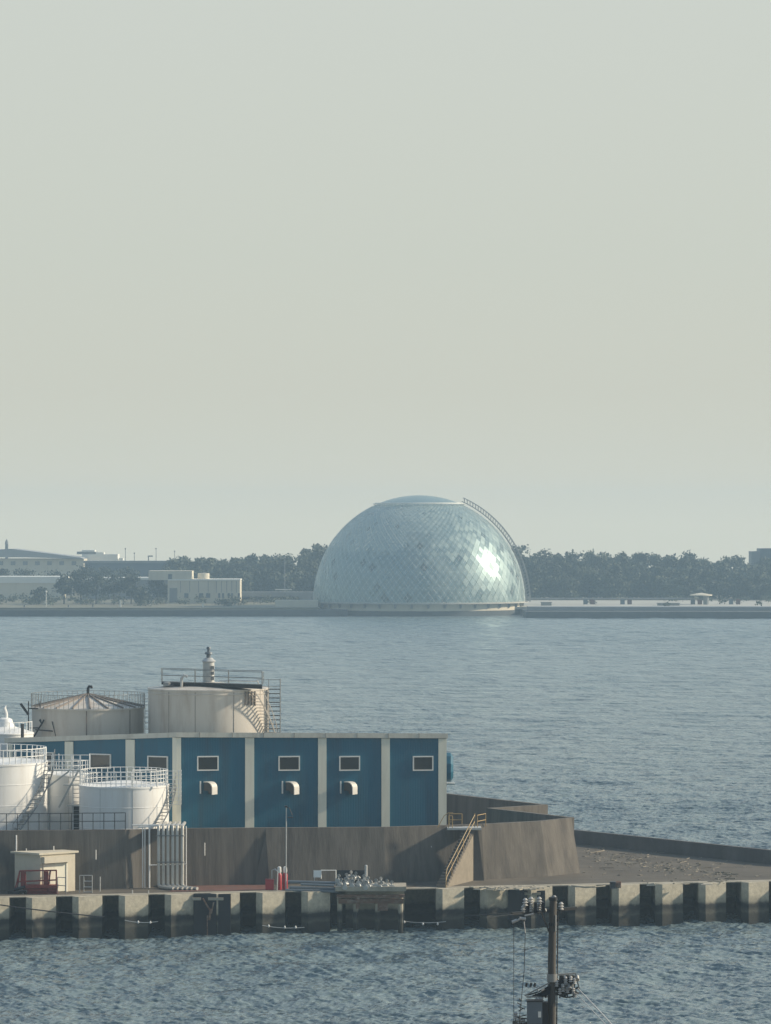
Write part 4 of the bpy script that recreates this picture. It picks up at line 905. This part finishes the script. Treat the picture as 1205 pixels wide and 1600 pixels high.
for k in range(72):
    t = 2*math.pi*k/72; rg.tube([(Dc[0]+(rR+.5)*math.cos(t), Dc[1]+(rR+.5)*math.sin(t), zR-.35), (Dc[0]+(rR+1.2)*math.cos(t+.04), Dc[1]+(rR+1.2)*math.sin(t+.04), zR+.1)], .07, 4)
rg.build('roof_ring', 'far_white', dome)
gt = MB(); az = R(-14)
def gp(p, rr, da=0): return (Dc[0]+rr*math.cos(p)*math.cos(az+da), Dc[1]+rr*math.cos(p)*math.sin(az+da), Dc[2]+rr*math.sin(p))
for rr_, da in ((37.0,0),(38.3,0),(37.0,.045),(38.3,.045)): gt.tube([gp(PT*(1-t), rr_, da) for t in np.linspace(0, 1, 40)], .12, 5)
for k in range(40):
    p = PT*k/40; gt.tube([gp(p, 37.0), gp(p+.02, 38.3)], .08, 4); gt.tube([gp(p, 37.0, .045), gp(p+.02, 38.3, .045)], .08, 4)
gt.build('gantry', 'far_grey', dome)
inn = MB(); 
for k, (x0, x1, y0, y1, z0, z1) in enumerate(((-14,12,-12,14,4,12),(-10,10,-10,10,12,19),(2,16,-8,8,4,16),(-4,4,-4,4,19,28))): inn.box(Dc[0]+x0, Dc[0]+x1, Dc[1]+y0, Dc[1]+y1, z0+.01*k, z1)
for z_ in (8.5, 14, 20): inn.lathe([(24-(z_-8)*.6, z_), (24-(z_-8)*.6, z_+.7)], (Dc[0],Dc[1],0), 40)
inn.build('inner_floors', 'far_beige', dome, smooth=False)
# far buildings
def building(name, label, Y, boxes, group=None):
    """boxes: (px0, px1, ytop, ybottom, depth, part name, material)"""
    p0 = boxes[0]; t = thing(name, (XX((p0[0]+p0[1])/2,Y), Y, 2.6), label, 'building', group)
    for i, (a, b, y0, y1, dep, pn_, m) in enumerate(boxes):
        dy = 0; 
        MB().box(XX(a,Y), XX(b,Y), Y-(.15 if pn_ in ('window','door','sill') else .3 if pn_ == 'roof' else 0), Y+dep, ZZ(y1,Y), ZZ(y0,Y)).build(pn_, m, t, smooth=False)
    return t
bs = [(262,375,906.5,944,16,'wall','far_beige'),(232,300,892,906.4,12,'upper_storey','far_beige'),(262,375.5,905,907,16.2,'roof','far_white'),(265,277,919,941,.3,'door','far_grey')]
for a in (288,311,322): bs.append((a,a+6.5,927,934,.2,'window','far_blue'))
for a in (341,347,356,361,372): bs.append((a,a+3.2,927,934.5,.2,'window','far_blue'))
for a in (282,296,310,325,338,346,354,362,369): bs.append((a,a+.7,908,926,.2,'sill','far_grey'))
bs.append((263,269,897,905,.2,'window','far_blue'))
bb = building('beige_block', 'beige flat roofed block with small dark windows on the far shore left of the dome', 1352, bs)
MB().lathe([(9.2*1352/F,ZZ(907,1352)),(9.2*1352/F,ZZ(896,1352)),(.5,ZZ(895.5,1352))], (XX(318,1356),1357,0), 24).build('water_tank', 'far_beige', bb)
hall = building('white_hall', 'long pale hall with bright white roof at far left of the far shore', 1430, [(-80,96,911,944,20,'wall','far_beige'),(-82,104,901,910.9,22,'roof','far_white')])
building('low_hall', 'low hall with thin bright roof edge behind the dark trees', 1425, [(128,262,906,940,16,'wall','far_grey'),(124,262,902.5,905.9,18,'roof','far_white')])
building('grey_block', 'wide dark grey flat block behind the dark trees on the left', 1560, [(132,330,880,905,14,'wall','far_blue'),(131,275,876.5,879.9,15,'roof','far_grey')])
t = thing('exhibition_hall', (XX(60,1620),1620,2.6), 'wide pale hall with long sloping grey roof on the far left skyline', 'building')
Y_ = 1620; MB().box(XX(-120,Y_), XX(131,Y_), Y_, Y_+24, 2.6, ZZ(873.3,Y_)).build('wall', 'far_beige', t, smooth=False)
rp_ = [(-130,862),(0,858.5),(18,857.5),(70,864),(125,871),(131,873.2),(40,871),(-130,871)]
n = len(rp_); MB().add([W(a,b,Y_-2) for a, b in rp_]+[(W(a,b,Y_)[0], Y_+26, W(a,b,Y_)[2]) for a, b in rp_], [tuple(range(n)), tuple(range(n,2*n))[::-1]]+[(i,(i+1)%n,(i+1)%n+n,i+n) for i in range(n)]).build('roof', 'far_roof', t, smooth=False)
for k in range(9): MB().box(XX(-40+k*19,Y_), XX(-33+k*19,Y_), Y_-.2, Y_+.1, ZZ(883,Y_), ZZ(877,Y_)).build('window', 'far_grey', t, smooth=False)
building('stepped_block', 'stepped pale office block on the left skyline', 1640, [(128,184,866,880,12,'wall','far_white'),(120,150,862,866,10,'upper_storey','far_grey'),(128,148,859.5,862,8,'roof','far_white'),(150,162,863,866,6,'penthouse','far_white'),(186,192,872,880,6,'annex','far_white')])
tt = thing('spire_tower', (XX(10,1660),1660,2.6), 'tiny slender tower with pointed top above the hall at far left', 'tower')
MB().prism([(XX(8,1660),1660),(XX(12.5,1660),1660),(XX(12.5,1660),1661.5),(XX(8,1660),1661.5)], 2.6, ZZ(850,1660)).build('shaft', 'far_grey', tt, smooth=False)
MB().lathe([(.8,ZZ(850,1660)),(.6,ZZ(846,1660)),(.05,ZZ(842,1660))], (XX(10.2,1660),1660.7,0), 8).build('spire', 'far_grey', tt)
building('tall_block', 'blue grey windowless tower block at the right edge of the far shore', 1560, [(1188.5,1235,857,925,16,'wall','far_blue'),(1174.5,1188.4,861.5,925,12,'wing','far_grey'),(1160,1190,891,930,9,'annex','far_blue')])
building('pier_house', 'long low white building with flat roof left of the dome', 1372, [(376,497,925,940,8,'wall','far_grey'),(376,470,932.5,937,1,'canopy','far_white'),(430,456,920.5,922,.4,'roof','far_white')])
# colonnade on the right: long canopy on blocks
cn = thing('canopy_walkway', (XX(950,1330),1330,2.6), 'long thin canopy carried on pairs of blocks on the shore right of the dome', 'canopy')
MB().box(XX(824,1330), XX(1082,1330), 1330, 1334, ZZ(936.5,1330), ZZ(934.6,1330)).build('roof', 'far_grey', cn, smooth=False)
for i, (a, m) in enumerate(((912,'far_blue'),(923,'red_deck'),(970,'far_blue'),(981,'red_deck'),(1080,'far_blue'),(1091,'red_deck'))):
    MB().box(XX(a,1330), XX(a+6.5,1330), 1330.2, 1332, ZZ(946,1330), ZZ(936.7,1330)).build('column', m, cn, smooth=False)
pv = thing('pavilion', (XX(1095,1324),1324,2.6), 'small round roofed pavilion at the right end of the canopy', 'pavilion')
MB().lathe([(.2,ZZ(926.5,1324)),(3.9,ZZ(929.5,1324)),(3.9,ZZ(931,1324))], (XX(1096,1326),1327,0), 16).build('roof', 'far_beige', pv)
MB().lathe([(1.0,ZZ(946,1324)),(1.0,ZZ(931,1324))], (XX(1104,1326),1327,0), 10).build('column', 'far_grey', pv)
for a, m, lb in ((1140,'far_blue','small blue grey kiosk near the right edge of the far shore'),(1151,'red_deck','small reddish kiosk near the right edge of the far shore')):
    tag(MB().box(XX(a,1330), XX(a+6,1330), 1330, 1332, 2.6, ZZ(936.5,1330)).box(XX(a-.6,1330), XX(a+6.6,1330), 1329.8, 1332.2, ZZ(936.5,1330), ZZ(936,1330)).build('kiosk', m, smooth=False), lb, 'kiosk')
for a, b, y0, lb in ((846,862,941.5,'low dark flat shelter just right of the dome'),(1028,1062,943,'low dark long shelter on the far shore below the canopy')):
    tag(MB().box(XX(a,1310), XX(b,1310), 1310, 1313, 2.6, ZZ(y0,1310)).box(XX(a-1,1310), XX(b+1,1310), 1309.7, 1313.2, ZZ(y0,1310), ZZ(y0-.8,1310)).build('shelter', 'far_grey', smooth=False), lb, 'shelter')
# masts and lamp posts far away
for i, (px, y0, y1, Y_, lb) in enumerate(((445,872,938,1380,'tall thin mast before the wood left of the dome'),(210,865,880,1600,'leftmost thin mast on the skyline above the grey block'),(244,858,880,1600,'tallest thin mast on the skyline above the grey block'),(273,862,880,1600,'thin mast on the skyline at the edge of the wood'),(72,925,952,1290,'thin white lamp post on the far shore at left'),(196,858,880,1600,'second thin mast on the skyline above the grey block'))):
    tag(MB().tube([W(px,y1,Y_), W(px,y0,Y_)], .13, 5).lathe([(.35,0),(.35,.25),(.1,.5)], W(px,y0,Y_), 6).build('mast', 'far_grey' if px != 72 else 'far_white'), lb, 'mast')
gq = MB(); gq.bar(W(231,869,1600), W(239,869,1600), .5); gq.bar(W(232,878,1600), W(232,869,1600), .4); gq.bar(W(190,878,1600), W(275,877,1600), .3)
tag(gq.build('gantry_crane', 'far_grey', smooth=False), 'small gantry frame on the skyline above the grey block', 'crane')
for px, y0, y1, lb in ((188,938,951,'white marker post on the far shore below the beige block'),(38,946,955,'grey post breaking the white wall, left one'),(107,946,955,'grey post breaking the white wall, middle one'),(145,945,955,'grey post at the right end of the white wall'),(317,944,952,'white marker post before the beige block')):
    tag(MB().box(XX(px-1.2,1283), XX(px+1.2,1283), 1283, 1283.8, ZZ(y1,1283), ZZ(y0,1283)).box(XX(px-1.7,1283), XX(px+1.7,1283), 1282.8, 1284, ZZ(y0,1283), ZZ(y0-.7,1283)).build('marker_post', 'far_white' if 'white marker' in lb else 'far_grey', smooth=False), lb, 'post')
# ------------------------------------------------------------------ trees
def leaves(C, Rr, n, size, r):
    """n small quads on lumpy shells around centres C with radii Rr -> verts, faces"""
    k = len(C); idx = r.integers(0, k, n); d_ = r.normal(size=(n, 3)); d_ /= np.linalg.norm(d_, axis=1)[:, None]; d_[:, 2] = np.where(d_[:, 2] < -.35, -d_[:, 2], d_[:, 2])
    p = C[idx] + d_*Rr[idx]*(r.random((n, 1))**.35)*(1+.22*r.normal(size=(n, 1)))*np.array((1, 1, .8))
    a = r.normal(size=(n, 3)); a /= np.linalg.norm(a, axis=1)[:, None]; b = np.cross(a, r.normal(size=(n, 3))); b /= np.linalg.norm(b, axis=1)[:, None]
    s_ = size*(.5+r.random((n, 1))); V = np.stack([p-a*s_, p-b*s_*.6, p+a*s_, p+b*s_*.6], 1).reshape(-1, 3)
    return V
def crown_pts(x, y, z0, h, w, r, nb=8):
    C, Rr = [], []
    for i in range(nb):
        f = r.random(); a = r.random()*6.283; rad = w*.5*(1-.55*f)*r.random()**.5
        C.append((x+rad*math.cos(a), y+rad*math.sin(a), z0+h*(.38+.48*f))); Rr.append([w*(.17+.15*r.random())])
    C.append((x, y, z0+h*.84)); Rr.append([h*.16])
    return np.array(C), np.array(Rr)
def quad_mesh(name, V, m):
    n = len(V)//4; me = bpy.data.meshes.new(name); me.vertices.add(len(V)); me.vertices.foreach_set('co', V.astype(np.float32).ravel())
    me.loops.add(4*n); me.loops.foreach_set('vertex_index', np.arange(4*n, dtype=np.int32)); me.polygons.add(n)
    me.polygons.foreach_set('loop_start', np.arange(0, 4*n, 4, dtype=np.int32)); me.polygons.foreach_set('loop_total', np.full(n, 4, np.int32)); me.update(); me.materials.append(M[m]); return me
def treeline(px):
    P = [(150,884),(270,876),(300,872),(330,867),(360,870),(400,868),(430,866),(460,862),(500,857),(520,858),(800,856),(830,858),(860,862),(890,864),(930,861),(970,864),(1000,866),(1030,863),(1060,869),(1090,867),(1130,873),(1175,879),(1200,882),(1500,880)]
    return np.interp(px, [p[0] for p in P], [p[1] for p in P])
def wood(px0, px1, seed):
    r = np.random.default_rng(seed); Vs = []
    for row, (Y_, drop) in enumerate(((1560,0),(1520,3),(1480,9),(1440,22),(1425,38))):
        px = px0+r.random()*10
        while px < px1:
            top_ = treeline(px)+r.normal(0, 3.2)+drop+ (r.random()<.12)*-5; yy = Y_+r.normal(0, 8); z1 = ZZ(top_, yy); w = r.uniform(6, 11)
            C, Rr = crown_pts(XX(px,yy), yy, 2.6, max(4, z1-2.6), w, r, 9)
            C[:, 2] -= 0; Vs.append(leaves(C, Rr*1.1, 900, .6, r)); lo = C.copy(); lo[:, 2] = 2.6+(z1-2.6)*r.uniform(.05, .5, len(lo)); Vs.append(leaves(lo, Rr*1.3, 450, .7, r)); px += r.uniform(14, 30)
    o = bpy.data.objects.new('wood', quad_mesh('wood', np.concatenate(Vs), 'leaf')); COL.objects.link(o); tag(o, kind='stuff')
    # trunks and undergrowth shade as one rough bank of earth behind
wood(262, 655, 11); wood(645, 1420, 12)
def tree(px, ytop, wpx, Y_, label, seed, ybase=942, m='leaf2', nl=900):
    r = np.random.default_rng(seed); k = Y_/F; z0 = 2.6; h = ZZ(ytop, Y_)-z0; x = XX(px, Y_); w = wpx*k
    t = thing('tree', (x, Y_, z0), label, 'tree', 'trees on the far shore')
    tr = MB().tube([(x,Y_,z0),(x+.1,Y_,z0+h*.45),(x-.1,Y_,z0+h*.8)], .3, 6, .1)
    for q in range(4): a = r.random()*6.28; tr.tube([(x,Y_,z0+h*.35),(x+w*.3*math.cos(a),Y_+w*.3*math.sin(a),z0+h*.65)], .12, 5, .05)
    tr.build('trunk', 'bark', t)
    C, Rr = crown_pts(x, Y_, z0, h, w, r, 12); C[:, 2] = z0+(C[:, 2]-z0)*1.0
    V = leaves(C, Rr*1.15, nl, .42, r); C2 = np.array([(x+r.normal()*w*.2, Y_, z0+h*(.25+.2*r.random())) for _ in range(5)]); V = np.concatenate([V, leaves(C2, np.full((5,1), w*.25), nl//2, .42, r)])
    V = V-np.array((x, Y_, z0)); o = bpy.data.objects.new('crown', quad_mesh('crown', V, m)); COL.objects.link(o); o.parent = t
for i, a in enumerate(((100,897,36,1340,'round dark tree at the left end of the dark clump on the far shore'),(126,891,42,1345,'tall dark tree second from left in the dark clump'),(150,893,44,1342,'broad dark tree in the middle of the dark clump'),(178,897,44,1345,'broad dark tree right of the middle of the dark clump'),(205,899,40,1340,'dark tree at the right end of the clump'),
                       (247,903,30,1360,'small dark tree just left of the beige block'),(60,920,26,1330,'low bush like tree left of the dark clump'),(134,884,34,1500,'tree rising behind the low hall, left one'),(165,884,40,1505,'tree rising behind the low hall, middle one'),(200,886,36,1500,'tree rising behind the low hall, right one'),(6,888,30,1500,'tree beside the exhibition hall at the far left edge'),(42,890,50,1510,'wide tree crown in front of the far left hall'),(88,891,46,1505,'tree crown right of the far left hall front'),(222,924,26,1330,'low scrubby tree below the thin roof edge'),(1166,905,26,1400,'tree before the tower block at right'),(1198,912,30,1400,'tree at the right edge of the far shore'))):
    tree(*a, 40+i)
# low scrub along the far shore
V = []; r = np.random.default_rng(5)
for k in range(150):
    px = r.uniform(-40, 497) if k < 125 else r.uniform(826, 1300); Y_ = r.uniform(1300, 1420); C = np.array([(XX(px,Y_), Y_, 2.8+r.random())]); V.append(leaves(C, np.array([[1.2+r.random()*1.4]]), 60, .35, r))
o = bpy.data.objects.new('scrub', quad_mesh('scrub', np.concatenate(V), 'leaf')); COL.objects.link(o); tag(o, kind='stuff')
# ------------------------------------------------------------------ haze
hz = MB().box(-1600, 1600, -120, 1760, -4.5, 46).build('haze', 'white', smooth=False); tag(hz, kind='stuff')
m = bpy.data.materials.new('haze'); m.use_nodes = True; t = m.node_tree; t.nodes.remove(t.nodes['Principled BSDF'])
v = t.nodes.new('ShaderNodeVolumePrincipled'); v.inputs['Color'].default_value = (.56, .79, 1.0, 1); v.inputs['Density'].default_value = .00028; v.inputs['Anisotropy'].default_value = .1
t.links.new(v.outputs[0], t.nodes['Material Output'].inputs['Volume']); hz.data.materials.clear(); hz.data.materials.append(m)
